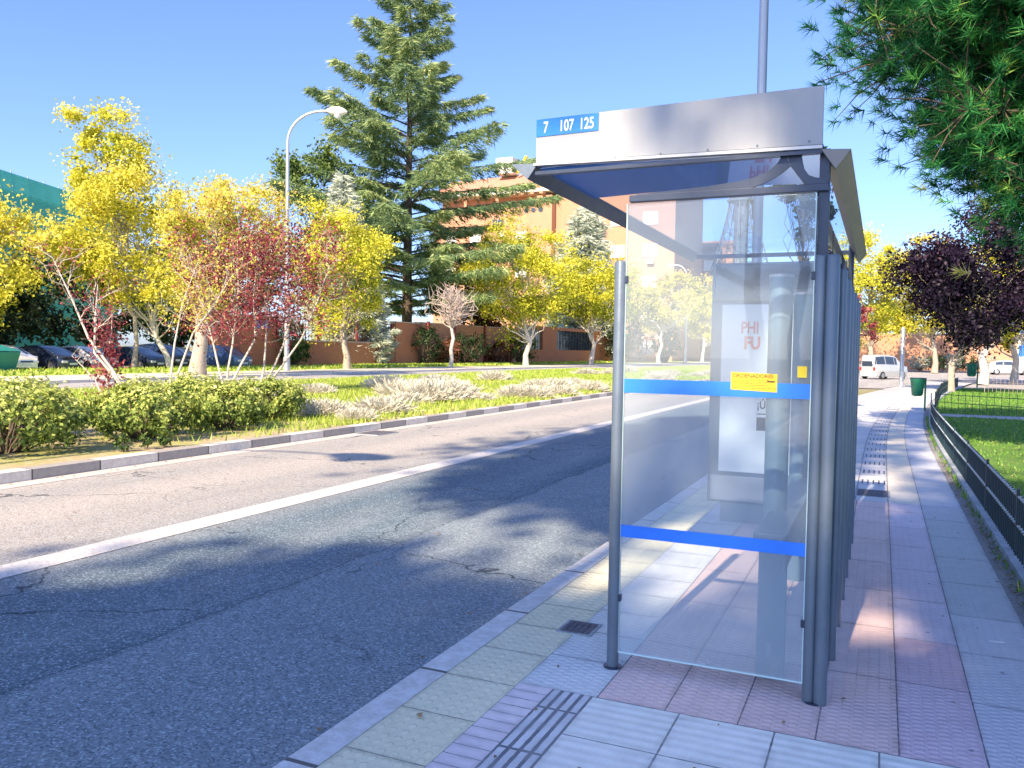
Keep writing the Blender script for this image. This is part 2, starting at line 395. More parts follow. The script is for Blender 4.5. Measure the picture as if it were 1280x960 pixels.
M['lf_hedge'] = L('hedge_leaves', [(0,(.05,.10,.02)),(.45,(.26,.36,.07)),(.8,(.60,.64,.16)),(1,(.80,.80,.35))], .3)
M['lf_lav'] = L('lavender_stems', [(0,(.32,.32,.24)),(.5,(.62,.60,.48)),(1,(.85,.80,.70))], .3)
M['lf_grass'] = L('grass_blades', [(0,(.16,.26,.03)),(.6,(.42,.56,.08)),(1,(.78,.74,.26))], .4)
M['lf_lawn'] = L('lawn_blades', [(0,(.06,.17,.02)),(.6,(.16,.36,.05)),(.9,(.34,.50,.10)),(1,(.55,.50,.2))], .35)
M['tower'] = simple('tower_steel', (.16,.19,.23), .6, .2)
M['lf_dry'] = L('dry_leaves', [(0,(.14,.08,.03)),(1,(.42,.27,.12))], .1)
M['twig'] = simple('bare_twig', (.48,.40,.36), .9, 0, .2, 5)

# ------------------------------------------------------------------ setting surfaces
def cx(y):                                   # the walk bends right beyond the shelter
    return .0024*max(0., y-14)**2 if y < 46 else 2.46 + .15*(y-46)

def sheet(name, u0, u1, v0, v1, z, mat, curve=False, side=None, dv=1.0, zb=None):
    n = max(1, int(math.ceil((v1-v0)/dv))) if curve else 1
    vs, fs, uvs = [], [], []
    for i in range(n+1):
        v = v0 + (v1-v0)*i/n; c = cx(v) if curve else 0
        vs += [(u0+c, v, z), (u1+c, v, z)]; uvs += [(u0, v), (u1, v)]
    for i in range(n): fs.append((2*i, 2*i+1, 2*i+3, 2*i+2))
    me = bpy.data.meshes.new(name)
    if zb is not None:                       # closed kerb body: both long sides and ends
        k = len(vs)
        vs += [(x, y, zb) for x, y, _ in vs]; uvs += uvs[:k]
        for i in range(n):
            fs.append((2*i, 2*i+2, 2*i+2+k, 2*i+k)); fs.append((2*i+1, 2*i+1+k, 2*i+3+k, 2*i+3))
        fs.append((0, k, k+1, 1)); fs.append((2*n, 2*n+1, 2*n+1+k, 2*n+k))
    me.from_pydata(vs, [], fs); me.update()
    ul = me.uv_layers.new(name='UVMap')
    for lp in me.loops: ul.data[lp.index].uv = uvs[lp.vertex_index]
    me.materials.append(mat)
    o = bpy.data.objects.new(name, me); col.objects.link(o); o['kind'] = 'structure'
    return o

def far_shift(y): return .055*max(0, y-50)

asph = asphaltmat('asphalt_road', (.062,.13,.185), (.23,.275,.31))  # base tinted blue to carry the tree shade on the near lane
asph2 = asphaltmat('asphalt_far', (.33,.32,.32), (.46,.44,.43), patch=False)
grd = soilmat('earth', (.30,.26,.17), (.22,.24,.10), (.38,.34,.24), .3)
sheet('ground', -900, 900, -300, 1200, ROAD-.05, grd)
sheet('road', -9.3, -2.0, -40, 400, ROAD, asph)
sheet('road', -60, 120, 47, 104, ROAD-.006, asph2)
# far carriageway and what lies beyond it
def slant(name, u0, u1, v0, v1, z, mat, n=12, zb=None):
    vs, fs = [], []
    for i in range(n+1):
        v = v0+(v1-v0)*i/n; s = far_shift(v); vs += [(u0+s, v, z), (u1+s, v, z)]
    for i in range(n): fs.append((2*i, 2*i+1, 2*i+3, 2*i+2))
    if zb is not None:
        k = len(vs); vs += [(x, y, zb) for x, y, _ in vs]
        for i in range(n):
            fs.append((2*i, 2*i+2, 2*i+2+k, 2*i+k)); fs.append((2*i+1, 2*i+1+k, 2*i+3+k, 2*i+3))
    me = bpy.data.meshes.new(name); me.from_pydata(vs, [], fs); me.update(); me.materials.append(mat)
    ul = me.uv_layers.new(name='UVMap')
    for lp in me.loops: ul.data[lp.index].uv = vs[lp.vertex_index][:2]
    o = bpy.data.objects.new(name, me); col.objects.link(o); o['kind'] = 'structure'; return o
M['kerb_white'] = kerbmat('white_kerb', (.74,.70,.64), (.66,.62,.57), 1.0)
slant('road', -31, -25.2, -20, 300, ROAD+.004, asph2)
slant('kerb', -31.25, -31, -20, 300, ROAD+.13, M['kerb_white'], zb=ROAD-.04)
slant('pavement', -36.2, -31.25, -20, 300, ROAD+.12, soilmat('pale_walk', (.62,.56,.46), (.55,.50,.42), (.48,.46,.38), .6, .3))
vg = soilmat('verge_grass', (.28,.42,.06), (.40,.50,.09), (.55,.52,.2), .5)
slant('verge', -42.6, -36.2, -20, 300, ROAD+.125, vg)
slant('car_park', -62, -42.6, -20, 47, ROAD+.06, asph2, n=2)
slant('lawn', -90, -42.6, 47, 148, ROAD+.06, vg)
# median
med = soilmat('median_soil', (.46,.35,.23), (.36,.36,.12), (.60,.50,.36), .8)
slant('median', -25.0, -9.6, -20, 46, -.01, med)
slant('median', -25.0, -9.6, 46, 300, -.012, vg)
slant('kerb', -25.2, -25.0, -20, 300, 0.0, M['kerb_white'], zb=ROAD-.04)
sheet('kerb', -9.62, -9.38, -20, 300, .012, kerbmat('painted_kerb', (.76,.70,.62), (.29,.27,.255), .96, 7.72-.96), zb=ROAD-.04)
sheet('gutter', -9.38, -9.05, -20, 300, ROAD+.004, paintmat('faded_edge_paint', (.66,.62,.56), (.44,.40,.37), .46))
# lane line
lane = paintmat('lane_paint', (.72,.70,.68), (.42,.39,.37), .455)
sheet('lane_marking', -5.95, -5.62, -20, 46, ROAD+.005, lane)
# near kerb
sheet('kerb', -2.0, -1.86, -20, 60, .002, kerbmat('near_kerb', (.74,.75,.76), (.68,.69,.71), 1.0, .45), zb=ROAD-.04)
sheet('pavement_base', -1.86, .78, -20, 60, -.03, M['concrete'], True)
CREAM=(.95,.90,.64); CREAM2=(.96,.93,.70); LAV=(.82,.88,.88); PINK=(.90,.66,.64); PINK2=(.93,.72,.69); GB=(.64,.68,.68); LIGHT=(.92,.95,.90)
T = tilemat
sheet('pavement', -1.86, -1.50, -8, 24, 0, T('cream_tactile', CREAM, 'dome', -1.86, 3.04, .365, .41, CREAM2))
# near zone, towards the camera
sheet('pavement', -1.50, -1.33, -8, 3.5, 0, T('small_brick', (.90,.80,.86), 'plain', -1.50, .02, .17, .083, (.93,.82,.84), joint=.004, var=.25))
sheet('pavement', -1.33, -1.14, -8, 3.5, 0, T('slotted_slab', (.72,.74,.78), 'plain', -1.33, .1, .0475, .40, joint=.014, jcol=(.06,.07,.10)))
sheet('pavement', -1.14, 2.2, -8, 3.5, 0, T('ribbed_slab', LIGHT, 'rib', -1.14, 3.5-8, .393, .40, (.95,.94,.92), joint=.006, var=.12))
# shelter zone
sheet('pavement', -1.50, -1.12, 3.5, 24, 0, T('blue_tactile', LAV, 'bar', -1.50, 3.5, .38, .41, (.88,.88,.90)))
sheet('pavement', -1.12, .11, 3.5, 9.6, 0, T('pink_tactile', PINK, 'bar', -1.12, 3.5, .3075, .82, PINK2))
sheet('pavement', .11, .42, 3.5, 5.0, 0, T('pink_tactile_deep', (.82,.56,.62), 'bar', .11, 3.5, .31, .82, (.82,.70,.80)))
sheet('pavement', .11, .42, 5.0, 9.6, 0, T('mauve_tactile', (.84,.70,.80), 'bar', .11, 5.0, .31, .82, (.86,.76,.84)))
sheet('pavement', .42, .80, 3.5, 5.6, 0, T('grey_tactile_light', (.80,.78,.84), 'bar', .42, 3.5, .38, .7, (.70,.69,.76)))
sheet('pavement', .42, .80, 5.6, 9.6, 0, T('grey_tactile', GB, 'bar', .42, 5.6, .38, .8, (.62,.62,.68)))
# beyond the shelter
sheet('pavement', -1.12, -.22, 9.6, 48, 0, T('pale_slab', (.70,.70,.72), 'plain', -.22, 9.6, .45, .9, (.78,.77,.78), var=.25), True)
sheet('pavement', -.22, .11, 9.6, 48, 0, T('slot_column', (.74,.74,.77), 'plain', -.22, 9.6, .33, .42, (.60,.62,.67), joint=.012), True)
sheet('pavement', .11, .42, 9.6, 48, 0, T('cream_slab', (.88,.82,.70), 'plain', .11, 9.6, .31, .9, (.92,.86,.74)), True)
sheet('pavement', .42, .80, 9.6, 48, 0, T('blue_grey_slab', (.62,.66,.74), 'plain', .42, 9.6, .38, .8, (.68,.71,.78)), True)
sheet('pavement', -1.86, -1.12, 24, 48, 0, T('far_pale_slab', (.52,.52,.54), 'plain', -1.12, 24, .8, .9, (.58,.57,.58)), True)
dirt = soilmat('dirt_strip', (.30,.30,.31), (.36,.36,.36), (.20,.17,.14), 3)
sheet('dirt_strip', .80, 1.04, 3.5, 48, -.004, dirt, True)
lawnm = soilmat('lawn', (.09,.20,.04), (.13,.25,.05), (.24,.26,.10), .5, .8)
sheet('lawn', 1.04, 26, 3.5, 24.4, .0, lawnm, True)
sheet('path', 1.04, 26, 24.4, 25.6, .0, T('park_path', (.50,.50,.50), 'plain', 0, 0, .6, .6, (.55,.54,.52)), True)
sheet('lawn', 1.04, 26, 25.6, 48, .0, lawnm, True)
sheet('bare_patch', 1.25, 4.5, 5.0, 10.5, .004, soilmat('bare_soil', (.23,.20,.14), (.11,.18,.05), (.30,.27,.20), 1.1))
sheet('edging', .92, 1.04, 3.5, 48, .05, M['edging'], True, zb=-.03)

# slots in the ladder column beyond the shelter
mb = MB()
y = 9.9
k = 0
while y < 40:
    if k % 2 == 0:
        for j in range(5):
            u = -.18 + j*.062 + cx(y)
            mb.add([(u, y+.04, .004), (u+.016, y+.04, .004), (u+.016+cx(y+.38)-cx(y), y+.38, .004), (u+cx(y+.38)-cx(y), y+.38, .004)], [(0,1,2,3)])
    y += .42*1.15; k += 1
o = mb.build('paving_slots', M['black']); o['kind'] = 'structure'

# manhole covers
def manhole(x, y, w, d, z, label, rz=0):
    r = empty('manhole_cover', (x, y, z), rz, label, 'manhole cover')
    m_ = MB(); m_.bb(-w/2, w/2, -d/2, d/2, -.02, .004); m_.build('frame', M['edging'], r)
    m_ = MB(); m_.bb(-w/2+.02, w/2-.02, -d/2+.02, d/2-.02, -.018, .008)
    n = max(3, int(w/.035))
    for i in range(n):
        for j in range(max(3, int(d/.035))):
            m_.bb(-w/2+.035+i*.033, -w/2+.05+i*.033, -d/2+.035+j*.033, -d/2+.05+j*.033, .008, .013) if -w/2+.05+i*.033 < w/2-.03 and -d/2+.05+j*.033 < d/2-.03 else None
    m_.build('cover', M['manhole'], r)
manhole(-1.50, 4.34, .2, .22, .001, 'small cast iron cover set in the paving left of the shelter post')
manhole(-9.0, 13.7, .55, .75, ROAD+.008, 'drain cover in the road beside the black and white kerb')
manhole(-.05, 9.2+.95, .36, .5, .001, 'rectangular cover in the pavement just beyond the pink tiles')

# ------------------------------------------------------------------ bus shelter
YF = 3.88; YB = 7.75
sh = empty('bus_shelter', (-.7, YF, 0), 0, 'glass bus shelter with grey steel posts, blue bands and an overhanging canopy', 'bus shelter')
OFF = (.7, -YF, 0)
def sp(mb_, name, mat, parent=None, bevel=0, **k):
    return mb_.build(name, mat, parent if parent else sh, bevel, loc=OFF if not parent else None, **k)
def post(pts, r, name='post', mat=None):
    m_ = MB()
    for (x, y, h, rr) in pts:
        m_.tube([(x, y, -.02), (x, y, h-.012), (x, y, h-.004), (x, y, h)], [rr, rr, rr*.93, rr*.78], 20)
    return sp(m_, name, mat or M['steel'])
post([(-1.165, YF, 1.99, .029)], 0)
post([(-.255, YF, 1.99, .0265), (-.205, YF-.01, 1.99, .029)], 0)
for i, yy in enumerate([4.47, 5.05, 5.62, 6.2, 6.77, 7.35]):
    post([(-.235, yy, 1.985, .022), (-.19, yy, 1.985, .022)], 0)
# base flanges
for x, y in ((-1.165, YF), (-.23, YF)):
    m_ = MB(); m_.tube([(x, y, .001), (x, y, .008)], .045, 16); sp(m_, 'base_plate', M['steel_dark'])
# two broad pillars inside, perch rail on them
for yy in (4.62, 5.98):
    m_ = MB(); m_.tube([(-.50, yy, 0), (-.50, yy, 1.96)], .062, 24); pp = sp(m_, 'pillar', M['bench'])
    m_ = MB(); m_.tube([(-.50, yy, 1.96), (-.50, yy, 1.975)], .066, 24); c_ = m_.build('cap', M['alu_light'], pp)
m_ = MB(); m_.box((-.45, 5.35, .70), (.15, 2.75, .035)); m_.box((-.385, 5.35, .63), (.02, 2.75, .16)); sp(m_, 'perch_rail', M['bench'], bevel=.006)
for yy in (4.05, 6.65):
    m_ = MB(); m_.box((-.44, yy, .35), (.13, .02, .68)); sp(m_, 'leg', M['bench'], bevel=.003)
# end glass pane, edge strip, bands
GX0, GX1 = -1.135, -.285
m_ = MB(); m_.bb(GX0, GX1, YF-.006, YF+.006, .085, 2.26); pane = sp(m_, 'end_pane', M['glass_end'])
m_ = MB(); m_.bb(GX0, GX1, YF-.007, YF+.007, .078, .085); m_.bb(GX0-.004, GX0, YF-.007, YF+.007, .078, 2.26); m_.bb(GX1, GX1+.004, YF-.007, YF+.007, .078, 2.26); m_.build('pane_edge', M['glass_edge'], pane)
for z0, z1 in ((1.355, 1.422), (.652, .712)):
    m_ = MB(); m_.bb(GX0, GX1, YF-.0085, YF-.0065, z0, z1); m_.build('blue_band', M['blue'], pane)
for z in (.35, 1.9):
    for x in (GX0-.012, GX1+.01):
        m_ = MB(); m_.box((x, YF, z), (.04, .03, .035)); m_.build('clamp', M['steel_dark'], pane, .003)
# far end pane hint and side panes
for i in range(3):
    y0 = 3.96+i*1.24; y1 = y0+1.17
    m_ = MB(); m_.bb(-.288, -.28, y0, y1, .1, 2.28); sp(m_, 'side_pane', M['glass_side'])
# corner uprights that carry the roof
for x, y in ((-.255, YF+.06), (-.255, YB-.35)):
    m_ = MB(); m_.bb(x-.022, x+.022, y-.022, y+.022, 0, 2.46); sp(m_, 'upright', M['steel_dark'], bevel=.003)
# roof slab, gently vaulted underside
m_ = MB()
nx, ny = 14, 6; x0, x1 = -1.60, -.262; y0, y1 = YF+.012, 4.73
def zc(x): t = (x-x0)/(x1-x0); return 2.462 + .018*math.sin(PI*t)
vs = []
for j in range(ny+1):
    for i in range(nx+1): x = x0+(x1-x0)*i/nx; vs.append((x, y0+(y1-y0)*j/ny, zc(x)))
k = len(vs); vs += [(x, y, z+.012) for x, y, z in vs]
fs = []
for j in range(ny):
    for i in range(nx):
        a = j*(nx+1)+i; fs += [(a, a+1, a+nx+2, a+nx+1), (a+k, a+nx+1+k, a+nx+2+k, a+1+k)]
for i in range(nx): fs += [(i, i+k, i+1+k, i+1)]
m_.add(vs, fs, True)
sp(m_, 'roof_panel', M['roof_glass'])
m_ = MB(); k0 = len(vs)//2
v2 = [(x, (y-YF-.012)/(4.73-YF-.012)*(YB+.1-4.734)+4.734, z) for x, y, z in vs]
m_.add(v2, fs, True); sp(m_, 'clear_roof_panel', M['roof_clear'])
# cross ribs under the roof
for yy in (YB,):
    m_ = MB(); m_.bb(-1.6, -.27, yy-.02, yy+.02, 2.425, 2.46); sp(m_, 'roof_rib', M['steel_dark'])
# front cross beam and wishbone bracket (flat plate)
m_ = MB(); m_.bb(-1.135, -.235, YF+.012, YF+.05, 2.272, 2.305)
sp(m_, 'cross_beam', M['steel_dark'], bevel=.003)
def strip_plate(up, lo, y0, y1):
    m2 = MB(); n = len(up)
    sec = up + lo[::-1]
    v = [(x, y0, z) for x, z in sec] + [(x, y1, z) for x, z in sec]
    N = len(sec); f = []
    for i in range(n-1):
        a, b_ = i, i+1; c, d = N-1-i-1, N-1-i
        f.append((a, b_, c, d)); f.append((a+N, d+N, c+N, b_+N))
    for i in range(N): f.append((i, i+N, (i+1)%N+N, (i+1)%N))
    m2.add(v, f); return m2
up = [(-1.10,2.308),(-.9,2.317),(-.75,2.326),(-.62,2.338),(-.54,2.354),(-.49,2.376),(-.455,2.407),(-.435,2.44),(-.425,2.471)]
lo = [(-1.10,2.300),(-.9,2.301),(-.75,2.302),(-.62,2.303),(-.56,2.306),(-.51,2.322),(-.465,2.343),(-.43,2.365),(-.40,2.39)]
strip_plate(up, lo, YF+.016, YF+.03).build('bracket', M['steel_dark'], sh, loc=OFF)
up = [(-.424,2.471),(-.355,2.471),(-.35,2.42),(-.34,2.375),(-.32,2.345),(-.29,2.332),(-.25,2.327),(-.24,2.326)]
lo = [(-.399,2.39),(-.385,2.372),(-.37,2.35),(-.355,2.33),(-.34,2.308),(-.31,2.304),(-.28,2.303),(-.24,2.302)]
strip_plate(up, lo, YF+.016, YF+.03).build('bracket', M['steel_dark'], sh, loc=OFF)
# gutters: triangular prisms along both sides
def gutter(sec, name, lightend):
    m_ = MB(); m_.prism(sec, YF-.02, YB+.12); g_ = sp(m_, name, M['steel_dark'] if name != 'right_gutter' else M['gutter'])
    m_ = MB(); m_.add([(x, YF-.023, z) for x, z in sec], [tuple(range(len(sec)))]); m_.build('end_cap', M['steel'] if not lightend else M['gutter'], g_)
    return g_
g1 = gutter([(-1.745, 2.492), (-1.655, 2.41), (-1.60, 2.485)], 'gutter', False)
g2 = gutter([(-.268, 2.445), (-.208, 2.358), (-.148, 2.437)], 'gutter', True)
g2.data.materials.clear(); g2.data.materials.append(M['gutter'])
# header board with line numbers
hd_x0, hd_x1 = -1.615, -.265
m_ = MB(); m_.add([(hd_x0, YF-.012, 2.492), (hd_x1, YF-.012, 2.468), (hd_x1, YF-.012, 2.722), (hd_x0, YF-.012, 2.705), (hd_x0, YF+.012, 2.492), (hd_x1, YF+.012, 2.468), (hd_x1, YF+.012, 2.722), (hd_x0, YF+.012, 2.705)], [(0,1,2,3),(4,7,6,5),(0,4,5,1),(1,5,6,2),(2,6,7,3),(3,7,4,0)])
header = sp(m_, 'header_board', M['alu'], bevel=.002)
m_ = MB(); m_.add([(hd_x0-.005, YF-.03, 2.474), (hd_x1+.0, YF-.03, 2.448), (hd_x1, YF-.03, 2.462), (hd_x0-.005, YF-.03, 2.487), (hd_x0-.005, YF+.014, 2.474), (hd_x1, YF+.014, 2.448), (hd_x1, YF+.014, 2.462), (hd_x0-.005, YF+.014, 2.487)], [(0,1,2,3),(4,7,6,5),(0,4,5,1),(1,5,6,2),(2,6,7,3),(3,7,4,0)])
sp(m_, 'trim', M['alu_light'])
m_ = MB(); m_.bb(hd_x0, hd_x1, YF-.02, YF+.014, 2.430, 2.447); sp(m_, 'trim', M['steel_dark'])
m_ = MB(); m_.add([(hd_x0+.002, YF-.016, 2.618), (-1.288, YF-.016, 2.622), (-1.288, YF-.016, 2.707), (hd_x0+.002, YF-.016, 2.703)], [(0,1,2,3)])
sign = m_.build('line_sign', M['signblue'], header)

def text(s, x, y, z, size, mat, parent, rot=(PI/2, 0, 0), sx=1.0, align='LEFT', off=0.0, ext=.0006, name='lettering', loc_off=None, bold=0.0):
    cu = bpy.data.curves.new(name, 'FONT'); cu.body = s; cu.size = size; cu.align_x = align; cu.extrude = ext; cu.offset = bold
    o = bpy.data.objects.new(name, cu); col.objects.link(o)
    dg = bpy.context.evaluated_depsgraph_get(); me = bpy.data.meshes.new_from_object(o.evaluated_get(dg)); me.name = name
    bpy.data.objects.remove(o); bpy.data.curves.remove(cu)
    R = Matrix.LocRotScale(Vector((x, y, z)), __import__('mathutils').Euler(rot), Vector((sx, 1, 1)))
    me.transform(R); me.materials.clear(); me.materials.append(mat)
    o = bpy.data.objects.new(name, me); col.objects.link(o); o.parent = parent
    return o
for x in np.linspace(-1.2, -.32, 5):
    m_ = MB(); m_.tube([(x, YF-.0125, 2.485), (x, YF-.0155, 2.485)], .005, 8); m_.build('rivet', M['steel'], header)
for s_, x_ in (('7', -1.575), ('107', -1.492), ('125', -1.387)):
    text(s_, x_, YF-.0175, 2.636, .076, M['white'], sign, sx=.68, bold=.0012)
# yellow sticker on the pane
m_ = MB(); m_.add([(-.628, YF-.011, 1.388), (-.425, YF-.011, 1.380), (-.425, YF-.011, 1.462), (-.628, YF-.011, 1.468)], [(0,1,2,3)])
st = m_.build('sticker', M['yellow'], pane)
text('ORDENADORES', -.622, YF-.0125, 1.444, .0245, M['ink'], st, sx=1.02, bold=.0006)
m_ = MB()
for zz, xa, xb in ((1.432, -.62, -.47), (1.424, -.62, -.44), (1.416, -.615, -.5), (1.408, -.62, -.47), (1.395, -.62, -.43)):
    x = xa
    while x < xb:
        w = rnd.uniform(.006, .018); m_.bb(x, x+w, YF-.0125, YF-.012, zz, zz+.0028); x += w+.003
m_.bb(-.468, -.435, YF-.0125, YF-.012, 1.425, 1.433)
m_.build('print_lines', M['ink'], st)
m_ = MB(); m_.bb(-.34, -.30, YF-.011, YF-.0095, 1.45, 1.50); m_.build('sticker', M['yellow'], pane)

# advertising panel at the far end of the shelter
ad = empty('advertising_panel', (-1.0, YB, 0), 0, 'freestanding advertising light box with a white poster at the far end of the shelter', 'advertising panel')
def ap(m2, name, mat, bevel=0, parent=None): return m2.build(name, mat, parent or ad, bevel, loc=(1.0, -YB, 0) if parent is None else None)
ax0, ax1 = -1.45, -.30
m_ = MB(); m_.bb(ax0, ax1, YB, YB+.16, .18, 2.38); case = ap(m_, 'case', M['steel'], .01)
m_ = MB(); m_.bb(ax0+.12, ax1-.12, YB+.03, YB+.13, -.01, .18); ap(m_, 'foot', M['bench'])
m_ = MB(); m_.bb(ax0+.03, ax1-.03, YB-.012, YB-.002, 2.03, 2.36); ap(m_, 'display', M['display'], .004)
m_ = MB(); m_.bb(ax0+.03, ax1-.03, YB-.010, YB-.002, .20, .43); ap(m_, 'lower_panel', M['alu'], .004)
m_ = MB(); m_.bb(-1.35, ax1-.05, YB-.012, YB-.002, .47, 2.0); poster = ap(m_, 'poster', M['poster'])
text('PHI', -1.18, YB-.015, 1.74, .15, M['red'], poster, sx=.72, bold=.003)
text('FU', -1.15, YB-.015, 1.60, .155, M['red'], poster, sx=.8, bold=.006)
text('E', -.62, YB-.015, 1.60, .155, M['red'], poster, sx=.8, bold=.006)
text('\u00a1\u00da', -1.02, YB-.015, 1.06, .10, M['black'], poster, sx=.8, bold=.002)
m_ = MB(); m_.bb(-1.02, -.86, YB-.014, YB-.0125, .86, .98); m_.bb(-1.02, -.86, YB-.014, YB-.0125, 1.005, 1.015); m_.build('print_block', M['black'], poster)

# ------------------------------------------------------------------ lamps, bins, posts, fences
def street_lamp(x, y, h, reach, label, rz=0, r=.09, head=1.0, group=None):
    t = empty('street_lamp', (x, y, ROAD if x < -9 else 0), rz, label, 'street lamp', group)
    m_ = MB(); m_.tube([(0,0,-.05),(0,0,h*.5),(0,0,h*.88)], [r, r*.8, r*.6], 14); m_.build('pole', M['galv'], t)
    m_ = MB(); m_.tube([(0,0,0),(0,0,1.0)], [r*1.35, r*1.25], 14); m_.build('base', M['galv'], t)
    pts = []
    for i in range(11):
        a = PI/2*i/10; pts.append((reach*.78*(1-math.cos(a)), 0, h*.88 + h*.12*math.sin(a)))
    pts.append((reach*.85, 0, h)); m_ = MB(); m_.tube(pts, r*.5, 10); arm = m_.build('arm', M['galv'], t)
    m_ = MB(); L_ = .75*head; hx = reach*.85; prof = []
    for i in range(9):
        s = i/8; prof.append((hx+L_*s, 0, h + .03*head - .05*head*s)); 
    m_.tube(prof, [head*q for q in (.05,.10,.14,.16,.17,.17,.15,.11,.04)], 14); hd = m_.build('head', M['lamp_body'], t)
    m_ = MB(); m_.tube([(hx+L_*.55, 0, h-.05*head), (hx+L_*.55, 0, h-.2*head), (hx+L_*.55,0,h-.27*head)], [.14*head, .13*head, .05*head], 14); m_.build('lamp_glass', M['headlight'], hd)
    return t
street_lamp(-34.8, 42.5, 16.6, 2.9, 'tall curved street lamp across the road, in front of the cedar', .42, .17, 1.7)
street_lamp(-1.31, 9.6, 10.5, 2.0, 'grey lamp pole rising behind the shelter header board', PI, .062, 1.0)
street_lamp(-11.0, -2.9, 10.2, 2.6, 'median street lamp beside the road nearest the camera', 0, .075, 1.5)
street_lamp(-27.7, 127.4, 15.2, 2.2, 'distant pale lamp post seen through the end glass', PI, .22, 1.5)

# short metal post and bins
t = empty('metal_post', (.95, 47.6-.6, 0), 0, 'plain grey metal post at the far corner of the pavement', 'post')
m_ = MB(); m_.tube([(0,0,-.02),(0,0,3.0),(0,0,3.06)], [.10,.10,.06], 14); m_.build('shaft', M['galv'], t)
m_ = MB(); m_.tube([(0,0,0),(0,0,.06)], .18, 12); m_.build('base_plate', M['galv'], t)
def bin_(x, y, s, label):
    t = empty('litter_bin', (x, y, 0), .3, label, 'litter bin', None)
    m_ = MB(); m_.tube([(.16*s,0,-.02),(.16*s,0,.95*s)], .028*s, 10); m_.build('post', M['green_paint'], t)
    m_ = MB(); n = 16; rs = [(.10,.42),(.15,.46),(.19,.88),(.20,.90),(.20,.93)]
    m_.tube([(-.06*s,0,z*s) for _, z in rs], [r_*s for r_, _ in rs], n); m_.build('bucket', M['green_paint'], t)
    m_ = MB(); m_.tube([(-.06*s,0,.93*s),(-.06*s,0,.95*s)], [.215*s,.20*s], n); m_.build('rim', M['fence_paint'], t)
    return t
bin_(1.02, 26.6, 1.0, 'green litter bin on a post at the edge of the pavement by the fence')
bin_(4.4, 49.5, 1.35, 'second green litter bin, further off beyond the plum tree')

def fence(path, h, label, spacing=.105, rails=(.28,.50), knobs=True, post_every=2.0, mat=None, z0=.05, group=None):
    mat = mat or M['fence_paint']
    P_ = [Vector((x, y, 0)) for x, y in path]
    t = empty('park_fence', (P_[0].x, P_[0].y, 0), 0, label, 'fence', group)
    o = -P_[0]
    # resample
    seg = [(P_[i+1]-P_[i]).length for i in range(len(P_)-1)]; tot = sum(seg)
    def at(s):
        for i, L_ in enumerate(seg):
            if s <= L_ or i == len(seg)-1: return P_[i].lerp(P_[i+1], s/L_)
            s -= L_
    mp, mk = MB(), MB()
    n = int(tot/spacing)
    for i in range(n+1):
        p = at(min(tot, i*spacing)) + o
        if i % max(1, int(post_every/spacing)) == 0:
            mq = MB(); mq.box((p.x, p.y, (h+.03)/2+z0/2), (.022, .022, h+.03-z0)); mq.build('post', mat, t)
            continue
        mp.tube([(p.x, p.y, z0), (p.x, p.y, h)], .0075, 5)
        if knobs:
            for z in rails: mk.box((p.x, p.y, z+.012), (.026, .034, .016))
    mp.build('pickets', mat, t)
    if knobs: mk.build('rail_clips', M['fence_knob'], t)
    for z in rails:
        m_ = MB(); k = max(2, int(tot/.5)); m_.tube([tuple(at(tot*i/k)+o+Vector((0,0,z))) for i in range(k+1)], .011, 6); m_.build('rail', mat, t)
    return t
fence([(.98, 3.3), (.98, 14), (1.0, 18), (1.06, 21), (1.2, 24), (1.34, 26.8)], .53, 'low dark green picket fence curving along the right edge of the pavement')
fence([(1.45, 26.9), (1.75, 31), (2.2, 37), (3.0, 44), (3.6, 48)], .53, 'further stretch of low fence curving past the plum tree trunk', .16, knobs=False)
fence([(1.50, 26.4), (3.9, 24.6), (8.5, 22.4)], .62, 'low green fence running across the lawn beyond the first grass plot', .2, knobs=False, post_every=2.6)
M['pale_fence'] = simple('pinkish_fence', (.38,.30,.30), .5, .1, .1, 4)  # even pinkish grey paint for the far fence
fence([(4.2, 42), (7.5, 36.5), (12, 31)], .7, 'pale low fence at the far side of the park lawn', .25, knobs=False, post_every=2.6, mat=M['pale_fence'])

# ------------------------------------------------------------------ vegetation
def branch_pts(rng, a, b_, sag=.0, wob=.06, n=6):
    a, b_ = np.array(a, float), np.array(b_, float); L_ = np.linalg.norm(b_-a); pts = []
    for i in range(n+1):
        t = i/n; p = a + (b_-a)*t; p = p + rng.normal(size=3)*wob*L_*math.sin(PI*t)*.5; p[2] += sag*L_*math.sin(PI*t); pts.append(tuple(p))
    return pts

